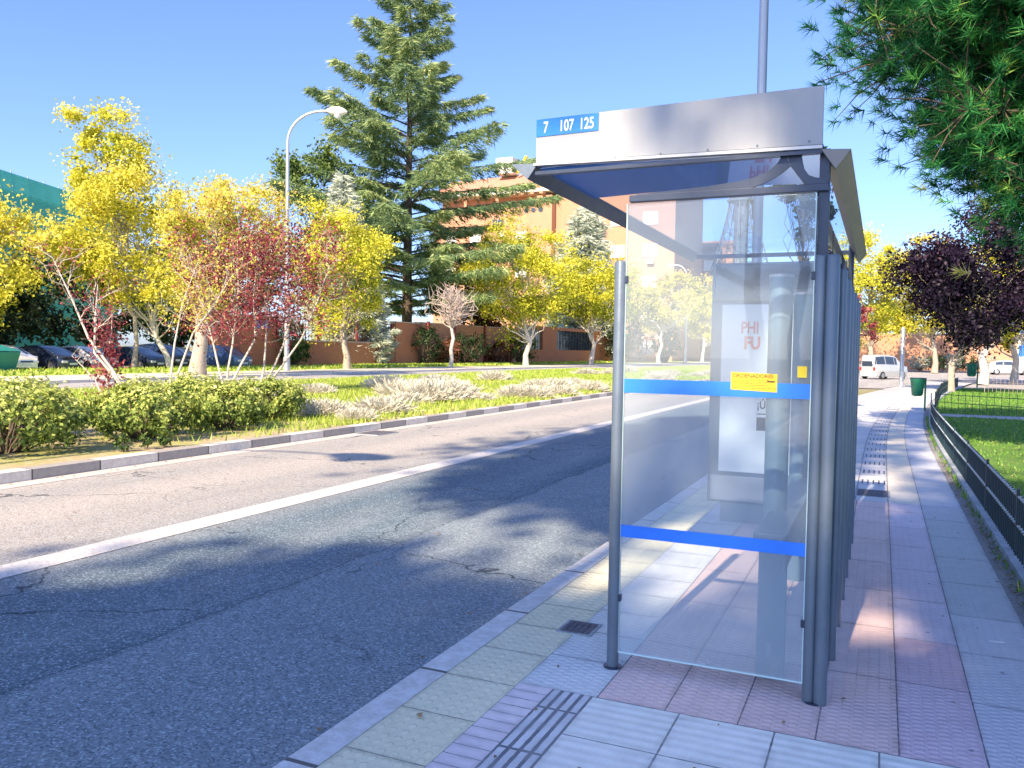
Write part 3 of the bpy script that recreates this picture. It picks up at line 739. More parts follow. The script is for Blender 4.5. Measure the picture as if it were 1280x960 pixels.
def tree(name, base, h, crown, trunk_r, leaf, lsize, nleaf, label, seed, bark='bark', cat='tree', group=None, nclump=70, lean=(0,0), clump=.16, twigs=True, fork=.35, trunk_top=.8, aspect=.6, holes=.0):
    """crown = (cx, cy, z0, z1, rx, ry) relative to base"""
    rng = np.random.default_rng(seed)
    t = empty(name, base, 0, label, cat, group)
    cx_, cy_, z0, z1, rx, ry = crown
    C = np.array([cx_, cy_, (z0+z1)/2]); Rr = np.array([rx, ry, (z1-z0)/2])
    cl = []
    while len(cl) < nclump:
        d = rdirs(rng, 1)[0]; r = rng.uniform(.35, 1.0)**.55
        lump = 1 + .22*math.sin(3.1*d[0]+seed)+.18*math.sin(4.3*d[1]+2*seed)*math.cos(3*d[2]+seed)
        p = d*r*lump
        if d[2] < 0: p[:2] *= .92
        cl.append(C + p*Rr)
    cl = np.array(cl)
    # trunk and limbs
    tm = MB(); top = (cx_*trunk_top+lean[0], cy_*trunk_top+lean[1], z0+(z1-z0)*trunk_top*.75)
    tp = branch_pts(rng, (0,0,-.1), top, 0, .05, 8)
    rr = [trunk_r*(1.25 if i == 0 else 1-.75*i/8) for i in range(9)]
    tm.tube(tp, rr, 10)
    bm_ = MB()
    for c in cl[:: (1 if twigs else 3)]:
        zz = min(c[2]*.7, c[2]-.1*h); k = min(8, max(2, int(8*zz/max(.1, top[2])+rng.uniform(-.5, .8))))
        s = tp[k]; w = rr[k]*.42
        bm_.tube(branch_pts(rng, s, c, -.03, .1, 4), [w, w*.7, w*.45, w*.28, w*.12], 5, cap=False)
    tr = tm.build('trunk', M[bark], t)
    bm_.build('branches', M[bark], tr)
    # leaves
    scl = min(rx, ry, (z1-z0)/2)
    w = rng.uniform(.5, 1.5, size=len(cl)); w /= w.sum()
    idx = rng.choice(len(cl), size=nleaf, p=w)
    sg = clump*scl*rng.uniform(.6, 1.5, size=len(cl))
    off = rdirs(rng, nleaf)*(np.minimum(1.45, np.abs(rng.normal(size=(nleaf,1)))**.8))*sg[idx][:,None]*1.25; off[:,2] *= .8
    cen = cl[idx] + off
    ct = rng.uniform(-.22, .22, size=len(cl))
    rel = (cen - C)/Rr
    tint = np.clip(.45 + ct[idx] + rng.normal(size=nleaf)*.17 + .18*rel[:,2] + .35*(np.linalg.norm(rel, axis=1)-.85), 0, 1)  # crown shade painted into the tint: darker low and inside
    v = leaf_quads(rng, cen, lsize, aspect)
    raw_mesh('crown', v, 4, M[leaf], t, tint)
    return t

# conifer with tiers of drooping branches
def conifer(name, base, h, rbase, label, seed, leaf, bark, nbr=90, z_lo=.12, droop=.12, needle=.42, dens=15, up=.25, cat='conifer', irregular=.3, zfull=0.2, per=6, width=.16, group=None):
    rng = np.random.default_rng(seed)
    t = empty(name, base, 0, label, cat, group)
    m_ = MB(); m_.tube([(0,0,-.2),(0,0,h*.3),(.1,0,h*.65),(0,0,h)], [h*.013+.08, h*.011, h*.006, .03], 10); tr = m_.build('trunk', M[bark], t)
    bm_ = MB(); cen = []; dr = []; tn = []
    for i in range(nbr):
        f = (i+rng.uniform(0, .9))/nbr; z = h*(z_lo + (1-z_lo)*f**1.12)
        fr = (z/h-z_lo)/(1-z_lo)
        prof = (1-fr)**.8 * (min(1, .55+fr/zfull*.45) if fr < zfull else 1)
        L_ = rbase*prof*rng.uniform(1-irregular, 1+irregular*.5)+.25
        a = i*2.399 + rng.uniform(-.4, .4)
        d = np.array([math.cos(a), math.sin(a), 0]); side = np.array([-d[1], d[0], 0])
        n = 8; pts = []
        for k in range(n+1):
            s = k/n; pts.append(np.array([0,0,z]) + d*L_*s + np.array([0,0, L_*(up*s*(.4+fr*.9) - droop*s*s*(1-.5*fr) + .10*max(0, s-.75))]))
        bm_.tube([tuple(p) for p in pts], [max(.012, .035*L_/4*(1.1-k/n)+.01) for k in range(n+1)], 5, cap=False)
        m = int(max(6, L_*dens))
        s = rng.uniform(.12, 1.0, size=m)**.8
        P0 = np.array(pts)[np.minimum((s*n).astype(int), n-1)]; P1 = np.array(pts)[np.minimum((s*n).astype(int)+1, n)]
        fr_ = (s*n-np.floor(s*n))[:,None]; p = P0+(P1-P0)*fr_
        wdt = (L_*(.26 if h < 30 else .17)*np.minimum(1, (1.08-s)*2.2)+.08)
        lat = rng.uniform(-1, 1, size=m)*wdt
        p = p + side[None,:]*lat[:,None] + np.array([0,0,1])*(-np.abs(lat)*.22)[:,None] + d[None,:]*(np.abs(lat)*.5)[:,None]
        sd = (side[None,:]*np.sign(lat)[:,None]*.8 + d[None,:]*.75)
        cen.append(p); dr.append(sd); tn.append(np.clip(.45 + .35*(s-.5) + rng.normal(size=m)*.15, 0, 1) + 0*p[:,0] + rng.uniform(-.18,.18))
    cen = np.concatenate(cen); dr = np.concatenate(dr); tn = np.concatenate(tn)
    bm_.build('branches', M[bark], tr)
    m = len(cen); cen = np.repeat(cen, per, axis=0); dr = np.repeat(dr, per, axis=0); tn = np.repeat(tn, per)
    N = len(cen)
    j = rng.normal(size=(N,3))*np.array([.55,.55,.35]); j[:,2] -= droop*2.6
    q = dr + j; q /= np.linalg.norm(q, axis=1, keepdims=True)
    c0 = cen + rng.normal(size=(N,3))*.10*needle*2
    ln = needle*rng.uniform(.6, 1.4, size=(N,1))
    wv = np.cross(q, rdirs(rng, N)); wv /= np.linalg.norm(wv, axis=1, keepdims=True)+1e-9
    V = np.stack([c0 - wv*ln*width*.5, c0 + wv*ln*width*.5, c0 + q*ln], axis=1).reshape(-1,3)
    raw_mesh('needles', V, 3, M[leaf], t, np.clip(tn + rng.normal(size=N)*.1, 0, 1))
    return t

def pine(base, h, crown, label, seed, ntuft=1500, nn=30, nl=.20, nw=.010, trunk_r=.18, nclump=60, clump=.2, trunk_top=.8):
    """long-needled pine: tufts at the twig ends. crown = (cx,cy,z0,z1,rx,ry)"""
    rng = np.random.default_rng(seed)
    t = empty('pine_tree', base, 0, label, 'pine tree')
    cx_, cy_, z0, z1, rx, ry = crown
    C = np.array([cx_, cy_, (z0+z1)/2]); Rr = np.array([rx, ry, (z1-z0)/2])
    d = rdirs(rng, nclump); cl = C + d*(rng.uniform(.2, 1, size=(nclump,1))**.36)*Rr
    top = (cx_*trunk_top, cy_*trunk_top, z0+(z1-z0)*.85)
    tp = branch_pts(rng, (0,0,-.1), top, 0, .04, 8); rr = [trunk_r*(1.2-.95*i/8) for i in range(9)]
    m_ = MB(); m_.tube(tp, rr, 12); tr = m_.build('trunk', M['bark_dark'], t)
    bm_ = MB(); tips = []; dirs = []; tt = []
    for ci, c in enumerate(cl):
        k = min(8, max(2, int(8*(c[2]-.12*(z1-z0))/top[2]))); s = tp[k]
        pts = branch_pts(rng, s, c, .03, .12, 6); w = rr[k]*.4
        bm_.tube(pts, [w*(1-.14*i) for i in range(7)], 6, cap=False)
        bd = np.array(c)-np.array(s); bd /= np.linalg.norm(bd)+1e-9
        n = max(3, int(ntuft/nclump*rng.uniform(.6, 1.4))); sg = clump*min(Rr)*rng.uniform(.7, 1.4); tb = rng.uniform(-.2, .2)
        for _ in range(n):
            a = pts[rng.integers(4, 7)]; q = np.array(a) + rng.normal(size=3)*sg*np.array([1,1,.75])
            if rng.uniform() < .35: bm_.tube([a, tuple((np.array(a)+q)/2+rng.normal(size=3)*.04), tuple(q)], [.014, .010, .006], 4, cap=False)
            dd = (q-np.array(a)); dd /= np.linalg.norm(dd)+1e-9
            dd = dd*.7 + bd*.3 + np.array([0,0,.45]); tips.append(q); dirs.append(dd/np.linalg.norm(dd)); tt.append(.42+tb+rng.normal()*.2)
    bm_.build('branches', M['bark_dark'], tr)
    tips = np.array(tips); dirs = np.array(dirs); tt = np.array(tt)
    N = len(tips)*nn
    c0 = np.repeat(tips, nn, axis=0); dd = np.repeat(dirs, nn, axis=0)
    al = rng.uniform(-.16, .02, size=(N,1)); c0 = c0 + dd*al
    q = dd*rng.uniform(.25, 1.3, size=(N,1)) + rdirs(rng, N)*.85; q /= np.linalg.norm(q, axis=1, keepdims=True)
    ln = nl*rng.uniform(.7, 1.25, size=(N,1)); wv = np.cross(q, rdirs(rng, N)); wv /= np.linalg.norm(wv, axis=1, keepdims=True)+1e-9
    V = np.stack([c0 - wv*nw*.5, c0 + wv*nw*.5, c0 + q*ln + wv*0 - np.array([0,0,1])*ln*.12], axis=1).reshape(-1,3)
    raw_mesh('needles', V, 3, M['lf_pine'], t, np.clip(np.repeat(tt, nn)+rng.normal(size=N)*.08, 0, 1))
    return t

G0 = ROAD+.1
# --- trees across the road
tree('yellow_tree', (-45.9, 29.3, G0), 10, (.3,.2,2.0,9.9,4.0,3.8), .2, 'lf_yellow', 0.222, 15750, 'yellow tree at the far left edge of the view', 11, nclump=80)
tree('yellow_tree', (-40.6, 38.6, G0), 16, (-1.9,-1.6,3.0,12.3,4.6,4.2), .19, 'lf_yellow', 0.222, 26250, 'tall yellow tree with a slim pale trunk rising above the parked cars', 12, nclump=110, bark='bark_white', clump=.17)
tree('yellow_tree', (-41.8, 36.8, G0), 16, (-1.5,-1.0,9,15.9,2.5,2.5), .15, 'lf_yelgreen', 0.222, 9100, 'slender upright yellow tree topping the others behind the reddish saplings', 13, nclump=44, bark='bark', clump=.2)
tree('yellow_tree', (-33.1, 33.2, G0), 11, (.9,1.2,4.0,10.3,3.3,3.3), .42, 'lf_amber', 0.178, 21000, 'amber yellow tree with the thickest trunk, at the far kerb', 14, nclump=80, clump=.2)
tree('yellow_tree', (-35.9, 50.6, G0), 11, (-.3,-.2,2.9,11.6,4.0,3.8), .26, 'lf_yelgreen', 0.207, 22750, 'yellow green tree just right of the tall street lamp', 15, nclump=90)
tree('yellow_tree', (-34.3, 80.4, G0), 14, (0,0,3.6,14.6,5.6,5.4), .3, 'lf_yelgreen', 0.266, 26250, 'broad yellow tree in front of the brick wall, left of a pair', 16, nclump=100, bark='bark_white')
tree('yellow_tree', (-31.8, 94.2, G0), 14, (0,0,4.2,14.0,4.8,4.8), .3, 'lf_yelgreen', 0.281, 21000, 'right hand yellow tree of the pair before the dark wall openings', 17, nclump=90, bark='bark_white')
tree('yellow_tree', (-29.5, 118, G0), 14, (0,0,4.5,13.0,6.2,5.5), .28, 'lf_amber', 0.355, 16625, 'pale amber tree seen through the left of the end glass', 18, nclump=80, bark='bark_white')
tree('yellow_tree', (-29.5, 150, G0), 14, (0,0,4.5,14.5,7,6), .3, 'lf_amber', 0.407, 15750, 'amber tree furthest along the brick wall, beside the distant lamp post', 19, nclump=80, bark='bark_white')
# bare sapling
def bare(base, h, spread, label, seed, z0=.45, n=46, r=.12):
    rng = np.random.default_rng(seed); t = empty('bare_tree', base, 0, label, 'tree')
    m_ = MB(); tp = branch_pts(rng, (0,0,-.1), (spread*.12, 0, h*.62), 0, .03, 6); m_.tube(tp, [r, r*.9, r*.85, r*.8, r*.7, r*.6, r*.4], 9); tr = m_.build('trunk', M['bark_white'], t)
    m_ = MB()
    for i in range(n):
        a = rng.uniform(0, 2*PI); el = rng.uniform(.15, 1.4); L_ = spread*rng.uniform(.5, 1.0)
        s = tp[rng.integers(4, 7)]; e = np.array(s)+np.array([math.cos(a)*math.cos(el), math.sin(a)*math.cos(el), math.sin(el)])*L_
        p = branch_pts(rng, s, e, .06, .08, 5); m_.tube(p, [r*.38, r*.3, r*.24, r*.18, r*.12, r*.06], 4, cap=False)
        for _ in range(5):
            q = np.array(p[rng.integers(1, 6)]); d = rdirs(rng, 1)[0]; d[2] = abs(d[2]); m_.tube([tuple(q), tuple(q+d*L_*.2), tuple(q+d*L_*.38+np.array([0,0,.1]))], [r*.16, r*.12, r*.05], 3, cap=False)
    m_.build('branches', M['twig'], tr); return t
bare((-35.3, 65.5, G0), 8.2, 3.0, 'small leafless tree with a white trunk before the pink wall', 21, n=70, r=.2)
# cedar and neighbours
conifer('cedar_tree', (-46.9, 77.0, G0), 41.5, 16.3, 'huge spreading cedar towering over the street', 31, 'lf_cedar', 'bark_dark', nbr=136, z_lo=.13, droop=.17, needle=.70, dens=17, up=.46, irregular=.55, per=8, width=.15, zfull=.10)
conifer('silver_spruce', (-44.6, 62.0, G0), 17.0, 3.6, 'silvery blue spruce left of the cedar trunk', 32, 'lf_silver', 'bark', nbr=110, z_lo=.05, droop=.05, needle=.6, dens=16, up=.3, per=6, width=.2, irregular=.25)
conifer('silver_spruce', (-42.1, 121, G0), 23.5, 8.0, 'broad silvery conifer right of the cedar, before the apartment block', 33, 'lf_silver', 'bark', nbr=120, z_lo=.08, droop=.04, needle=1.0, dens=13, up=.55, per=6, width=.2, irregular=.2, zfull=.4)
conifer('silver_spruce', (-43.4, 64.2, G0), 9.0, 3.0, 'lower silvery conifer at the foot of the cedar', 34, 'lf_silver', 'bark', nbr=70, z_lo=.05, droop=.05, needle=.55, dens=14, up=.3, per=6, width=.2)
tree('broadleaf_tree', (-56.0, 73, G0), 23, (0,0,5,23.5,6.5,6), .4, 'lf_green', .42, 14000, 'green leafy tree behind the street lamp, left of the cedar', 35, nclump=80, bark='bark_dark')
tree('broadleaf_tree', (-46.0, 92, G0), 13, (0,0,1.5,14,5.2,4.5), .3, 'lf_rust', .45, 7500, 'rusty purple tree in the shade right of the cedar trunk', 36, nclump=70, bark='bark_dark')
# dark mass behind parked cars
for i, (x, y, hh, rx) in enumerate([(-58, 28, 8.5, 6), (-60, 38, 9.0, 6.5), (-60, 49, 10, 6.5), (-55, 57, 9, 5.5), (-50, 31, 6.5, 4.2)]):
    tree('evergreen_tree', (x, y, G0), hh, (0,0,.4,hh,rx,rx), .3, 'lf_dark', .42, 7000,
         ['dark evergreen behind the cars, leftmost of the dark row', 'dark evergreen behind the navy cars, second of the dark row', 'dark evergreen behind the yellow tree trunks, third of the dark row', 'dark evergreen beside the brick pillar at the end of the dark row', 'low dark evergreen overhanging the teal container'][i], 40+i, nclump=60, bark='bark_dark', twigs=False)
# shrubs along the brick wall
def shrub(name, base, rx, ry, h, leaf, lsize, n, label, seed, cat='shrub', group=None, low=.05, nclump=46, lump=.18, aspect=.6):
    rng = np.random.default_rng(seed); t = empty(name, base, 0, label, cat, group)
    d = rdirs(rng, nclump*2); d = d[d[:,2] > -.75][:nclump]
    cl = d*np.array([rx, ry, h*.52])*rng.uniform(.62, .92, size=(len(d),1)); cl[:,2] += h*.48; cl[:,2] = np.maximum(cl[:,2], h*.12)
    bm_ = MB()
    for c in cl[::2]:
        bm_.tube(branch_pts(rng, (c[0]*.12, c[1]*.12, -.03), c, .05, .12, 4), [.02*h+.004, .016*h+.003, .012*h+.002, .008*h+.002, .003], 5, cap=False)
    bm_.build('stems', M['bark_dark'], t)
    idx = rng.integers(0, len(cl), size=n)
    sg = lump*min(rx, ry, h*.5)
    cen = cl[idx] + rdirs(rng, n)*np.abs(rng.normal(size=(n,1)))*sg*1.2
    cen[:,2] = np.maximum(cen[:,2], low*rng.uniform(.5, 1.5, size=n))
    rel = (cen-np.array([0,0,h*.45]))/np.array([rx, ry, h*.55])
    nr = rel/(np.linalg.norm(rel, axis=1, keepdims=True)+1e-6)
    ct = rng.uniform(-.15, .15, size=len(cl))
    tint = np.clip(.42+ct[idx]+.28*rel[:,2]+rng.normal(size=n)*.16, 0, 1)  # shade painted into the tint, falling off towards the bottom
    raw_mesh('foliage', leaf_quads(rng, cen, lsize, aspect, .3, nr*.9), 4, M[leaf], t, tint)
    return t
for i, (x, y, r, hh, lf, lb) in enumerate([(-41.0, 70.5, 2.0, 3.9, 'lf_dark', 'dark green bush against the wall beside the brick pillar'),
    (-39.2, 76.5, 2.5, 3.6, 'lf_dark', 'dark green bush just right of the bare tree trunk'),
    (-39.4, 84.5, 1.7, 2.6, 'lf_rust', 'small reddish bush at the foot of the pink wall'),
    (-38.0, 87.5, 2.3, 3.8, 'lf_green', 'green bush left of the broad yellow tree trunk'),
    (-40.0, 73.8, 1.2, 2.6, 'lf_rust', 'reddish bush between the two dark green ones'),
    (-41.6, 51.5, 1.5, 3.6, 'lf_green', 'green climbing bush right of the orange brick pillar'),
    (-35.5, 121, 4.0, 9.5, 'lf_dark', 'dark rounded tree seen just inside the left edge of the glass'),
    (-31.0, 128, 2.6, 8.5, 'lf_green', 'green bush near the distant lamp post')]):
    shrub('bush', (x, y, G0), r, r, hh, lf, .22 if y < 100 else .4, 2600, lb, 60+i)

# --- median hedge bushes
for i, (x, y, rx, ry, hh, lb) in enumerate([
    (-11.6, 4.9, 1.5, 1.6, .92, 'leftmost clipped green hedge bush, cut by the left edge'),
    (-11.3, 7.75, 1.15, 1.35, .98, 'large clipped hedge bush beside the leaning sapling'),
    (-11.15, 10.0, .98, 1.05, .95, 'hedge bush second from the right in the clipped row'),
    (-12.6, 12.5, .9, 1.1, .98, 'hedge bush set further back behind the clipped row'),
    (-11.25, 11.95, .80, .85, .90, 'rounded hedge bush at the right front of the clipped row'),
    (-11.9, 13.9, .85, .85, .93, 'last hedge bush of the row, beside the green grass'),
    (-12.9, 8.9, 1.0, 1.2, 1.0, 'hedge bush half hidden behind the large clipped one'),
    (-13.6, 6.6, 1.2, 1.3, .95, 'hedge bush at the back left of the row')]):
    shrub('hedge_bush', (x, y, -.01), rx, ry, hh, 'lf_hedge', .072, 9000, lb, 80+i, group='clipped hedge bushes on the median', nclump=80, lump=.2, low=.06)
# small weeds at the foot of the hedge
for i, (x, y) in enumerate([(-10.0, 8.6), (-9.95, 8.95), (-9.9, 9.3)]):
    shrub('weed', (x, y, -.01), .10, .10, .24, 'lf_green', .05, 200, ['small green weed nearest the left at the foot of the hedge', 'middle small green weed at the foot of the hedge', 'right hand small green weed at the foot of the hedge'][i], 95+i, cat='weed', nclump=10, lump=.3, low=.02)

# --- reddish saplings on the median
def sapling(base, stems, leafn, leafc, leafr, label, seed, leaf='lf_red', lsize=.09, r=.05, ntw=8):
    rng = np.random.default_rng(seed); t = empty('plum_sapling', base, 0, label, 'sapling', 'reddish saplings on the median')
    tips = []
    for si, (ex, ey, ez, mx, my, mz) in enumerate(stems):
        m_ = MB(); pts = [np.array((rng.normal()*.04, rng.normal()*.04, -.05)), np.array((mx*.5, my*.5, mz*.5))+rng.normal(size=3)*.04, np.array((mx, my, mz)), np.array(((mx+ex)/2+rng.normal()*.1, (my+ey)/2, (mz+ez)/2)), np.array((ex, ey, ez))]
        m_.tube([tuple(p) for p in pts], [r, r*.85, r*.7, r*.45, r*.2], 8); 
        for k in range(ntw):
            q = pts[2] + (pts[4]-pts[2])*rng.uniform(0, 1); d = rdirs(rng, 1)[0]; d[2] = abs(d[2])*.9+.25; L_ = rng.uniform(.5, 1.3)*ez*.22
            p = branch_pts(rng, q, q+d*L_, .05, .12, 4); m_.tube(p, [r*.3, r*.24, r*.18, r*.12, r*.06], 4, cap=False); tips += [np.array(p[4]), np.array(p[3])]
            for _ in range(3):
                q2 = np.array(p[rng.integers(1, 5)]); d2 = rdirs(rng, 1)[0]; d2[2] += .4; m_.tube([tuple(q2), tuple(q2+d2*L_*.45)], [r*.13, r*.05], 3, cap=False); tips.append(q2+d2*L_*.45)
        m_.build('stem', M['bark_white'], t)
    if leafn:
        if leafc is None:
            tp = np.array(tips); cen = tp[rng.integers(0, len(tp), size=leafn)] + rng.normal(size=(leafn,3))*leafr
        else:
            cen = np.array(leafc)+rng.normal(size=(leafn,3))*np.array(leafr)
        raw_mesh('leaves', leaf_quads(rng, cen, lsize, .55), 4, M[leaf], t, np.clip(rng.normal(size=leafn)*.25+.5, 0, 1))
    return t
sapling((-19.0, 16.7, 0), [(-1.9, -1.0, 3.9, -1.0, -.6, 1.7), (-1.0,-.3,3.2,-.9,-.5,1.3)], 380, None, .12, 'leaning sapling with a forked white stem and few leaves', 101, r=.048, ntw=11)
sapling((-19.9, 16.6, 0), [(.1, .1, 2.5, 0, 0, 1.2), (-.9, -.4, 1.2, -.3, -.1, .5)], 900, (0, 0, 1.25), (.22, .22, .75), 'narrow column of dark red leaves beside the leaning stem', 102, r=.03, ntw=5, lsize=.12)
sapling((-18.9, 17.9, 0), [(.5, .6, 4.0, .1, .1, 1.6), (1.4, 1.0, 3.6, .5, .4, 1.9)], 900, None, .16, 'thin white stemmed sapling right of the dark red column', 103, r=.036, leaf='lf_amber', ntw=11)
sapling((-19.6, 20.9, 0), [(-1.0, -.6, 4.6, -.3, -.2, 1.5), (.3, .2, 5.0, .2, .1, 1.6), (.9, .5, 4.6, .8, .5, 1.8)], 4600, None, .27, 'multi stemmed plum tree full of dark red leaves', 104, r=.042, ntw=22, lsize=.12)
sapling((-19.0, 21.8, 0), [(1.2, .9, 4.9, .6, .5, 1.6), (2.0, 1.2, 4.4, 1.1, .8, 1.8), (.2,.3,4.6,.1,.2,1.5)], 3300, None, .25, 'red leaved plum with two stems splitting low, nearest the lamp', 105, r=.042, ntw=20, lsize=.12)

# --- lavender clumps
def lav_clump(r, h, seed, n=900):
    rng = np.random.default_rng(seed)
    d = rng.normal(size=(n,3)); d[:,2] = np.abs(d[:,2])*.9+.25; d /= np.linalg.norm(d, axis=1, keepdims=True)
    b0 = np.stack([rng.normal(size=n)*r*.3, rng.normal(size=n)*r*.3, np.zeros(n)], axis=1)
    tip = b0 + d*np.array([r, r, h])*rng.uniform(.65, 1.08, size=(n,1))
    st = b0 + (tip-b0)*rng.uniform(.25, .6, size=(n,1))
    w = np.cross(d, rdirs(rng, n)); w /= np.linalg.norm(w, axis=1, keepdims=True); w *= .012
    V = np.stack([st-w, st+w, tip+w*.8, tip-w*.8], axis=1).reshape(-1,3)
    return V, np.clip(rng.normal(size=n)*.22+.55, 0, 1)
lavsrc = []
for k in range(4):
    V, ti = lav_clump(.60, .42, 200+k, 1500)
    t = empty('lavender_clump', (0,0,0), 0, None, None)
    raw_mesh('stems', V, 4, M['lf_lav'], t, ti); lavsrc.append(t)
rl = random.Random(5); spots = []
for y in np.arange(14.4, 60, 1.35):
    for u in (-10.9, -12.8, -14.9, -17.5):
        if rl.random() < (.32 if u < -11 else .14): spots.append((u+rl.uniform(-.6, .6), y+rl.uniform(-.6, .6), rl.uniform(.7, 1.35)))
spots += [(-11.5, 15.3, .95), (-10.3, 14.9, .62), (-12.0, 22.3, 1.2), (-10.9, 25, 1.1)]
for i, (x, y, s) in enumerate(spots[:70]):
    src = lavsrc[i % 4]; t = src if i < 4 else copy_tree(src)
    t.location = (x, y, -.01); t.scale = (s, s, s*rl.uniform(.85, 1.2)); t.rotation_euler.z = rl.uniform(0, 6.28)
    tag(t, 'pale dried lavender clump in the grass of the median', 'lavender', 'lavender clumps along the median')

# --- grass
def grass(name, x0, x1, y0, y1, n, h, mat, seed, z=0, w=.012, shift=None, kind='stuff', label=None, mask=None, nearbias=1.0):
    rng = np.random.default_rng(seed)
    x = rng.uniform(x0, x1, n); y = y0+(y1-y0)*rng.uniform(0, 1, n)**nearbias
    pt = .5+.5*np.sin(x*1.7+seed)*np.sin(y*.9+x*.6)
    keep = rng.uniform(0, 1, n) < (.35+.65*pt); x, y = x[keep], y[keep]
    if mask is not None: k = mask(x, y, rng); x, y = x[k], y[k]
    if shift is not None: x = x + shift(y)
    n = len(x); hh = h*rng.uniform(.4, 1.3, n)*(1+.0*y); a = rng.uniform(0, 2*PI, n); ww = w*(1+np.maximum(0, y-8)/14)
    b0 = np.stack([x, y, np.full(n, z)], axis=1); dx = np.stack([np.cos(a)*ww, np.sin(a)*ww, np.zeros(n)], axis=1)
    tip = b0 + np.stack([rng.normal(size=n)*hh*.35, rng.normal(size=n)*hh*.35, hh], axis=1)
    V = np.stack([b0-dx, b0+dx, tip], axis=1).reshape(-1,3)
    o = raw_mesh(name, V, 3, M[mat], None, np.clip(rng.normal(size=n)*.22+.5, 0, 1))
    tag(o, label, 'grass', None, 'stuff'); return o
vcx = np.vectorize(cx)
def medmask(x, y, rng): return (y > 11.8+ rng.normal(size=len(x))*1.2) | (x < -14) 
grass('grass', -24.6, -9.72, 4, 70, 190000, .13, 'lf_grass', 1, -.01, .012, None, label='tufted green and straw grass growing on the median', mask=medmask, nearbias=1.3)
def lawnmask(x, y, rng): d = ((x-2.6)/1.7)**2 + ((y-7.4)/2.6)**2; return (rng.uniform(0, 1, len(x)) < np.clip(d-.35, .06, 1)) & (np.abs(y-25)> .7)
grass('lawn_grass', 1.06, 12, 3.6, 46, 120000, .045, 'lf_lawn', 2, .0, .008, vcx, label='short mown lawn grass behind the low green fence', mask=lawnmask, nearbias=1.5)
grass('weeds', .86, .93, 6, 24, 700, .06, 'lf_lawn', 3, .0, .008, vcx, label='low weeds in the crack beside the fence edging')
grass('verge_grass', -42.4, -36.3, 25, 120, 26000, .22, 'lf_grass', 4, G0, .035, far_shift if False else None, label='strip of rough grass in front of the brick wall')
# fallen dry leaves along the edging
rng = np.random.default_rng(9); n = 420
yy = 3.8 + 10*rng.uniform(0, 1, n)**1.2; xx = .865+rng.normal(size=n)*.03
cen = np.stack([xx, yy, np.full(n, .006)], axis=1)
o = raw_mesh('fallen_leaves', leaf_quads(rng, cen, .028, .6, 3.0), 4, M['lf_dry'], None, rng.uniform(0, 1, n)); tag(o, 'dry brown leaves collected along the fence edging', 'leaves', None, 'stuff')
n = 260
yy = 2.2 + 26*rng.uniform(0, 1, n)**1.4; side_ = rng.uniform(0, 1, n)
xx = np.where(side_ < .35, -2.06-np.abs(rng.normal(size=n))*.12, np.where(side_ < .7, -9.32+np.abs(rng.normal(size=n))*.15, rng.uniform(-8, -2.1, n)))
cen = np.stack([xx, yy+np.where(side_ > .35, 3, 0), np.full(n, ROAD+.012)], axis=1)
o = raw_mesh('fallen_leaves', leaf_quads(rng, cen, .04, .6, 4.0), 4, M['lf_dry'], None, rng.uniform(0, 1, n)); tag(o, 'scattered dry leaves and grit lying in the road gutters', 'leaves', None, 'stuff')
n = 70
cen = np.stack([rng.uniform(-1.8, .8, n), 2.4+12*rng.uniform(0, 1, n)**1.3, np.full(n, .008)], axis=1)
o = raw_mesh('fallen_leaves', leaf_quads(rng, cen, .022, .6, 4.0), 4, M['lf_dry'], None, rng.uniform(0, 1, n)); tag(o, 'tiny dry leaf scraps scattered over the pavement tiles', 'leaves', None, 'stuff')
# single leaf on the tactile tiles, paper scrap
rngl = np.random.default_rng(3)
o = raw_mesh('fallen_leaf', leaf_quads(rngl, np.array([[-1.73, 2.98, .008]]), .05, .7, 6), 4, M['lf_dry'], None, np.array([1.0])); tag(o, 'single dry leaf on the cream tactile tiles near the kerb', 'leaf')
m_ = MB(); m_.box((.62, 5.15, .005), (.075, .018, .003), .2); o = m_.build('paper_scrap', M['white']); tag(o, 'thin white paper scrap on the grey tiles near the fence', 'litter')

# --- right side: pine, plum, far trees
pine((4.4, 14.2, 0), 12, (-1.5, -.2, 3.6, 11.0, 3.5, 3.0), 'large dark long needled pine filling the upper right', 301, ntuft=27000, nn=34, nl=.20, nw=.014, trunk_r=.22, nclump=300, clump=.13)
tree('plum_tree', (2.85, 41.8, 0), 8, (.6, .1, 2.3, 7.5, 3.6, 3.3), .17, 'lf_purple', .17, 34000, 'shade-darkened purple plum tree on the lawn beyond the fence', 302, bark='bark', nclump=130, clump=.2)
tree('plum_tree', (7.4, 40, 0), 9, (.2, 0, 3.4, 8.6, 2.6, 2.6), .15, 'lf_rust', .16, 8000, 'pinkish brown leaved tree at the right edge behind the pine', 303, bark='bark', nclump=70)
tree('yellow_tree', (-.9, 92, 0), 13, (-.2, 0, 3.0, 14.5, 4.6, 4.5), .3, 'lf_yelgreen', 0.252, 19250, 'bright yellow green tree just right of the shelter posts', 304, nclump=90)
tree('yellow_tree', (5.0, 96, 0), 13, (0, 0, 3.0, 13.5, 4.6, 4.5), .3, 'lf_yellow', 0.266, 15750, 'yellow tree behind the short metal post', 305, nclump=80)
tree('plum_tree', (-2.9, 86, 0), 7, (0, 0, 1.6, 8.0, 2.2, 2.2), .12, 'lf_red', .26, 2600, 'reddish tree low beside the yellow green one, behind the van', 306, nclump=40)
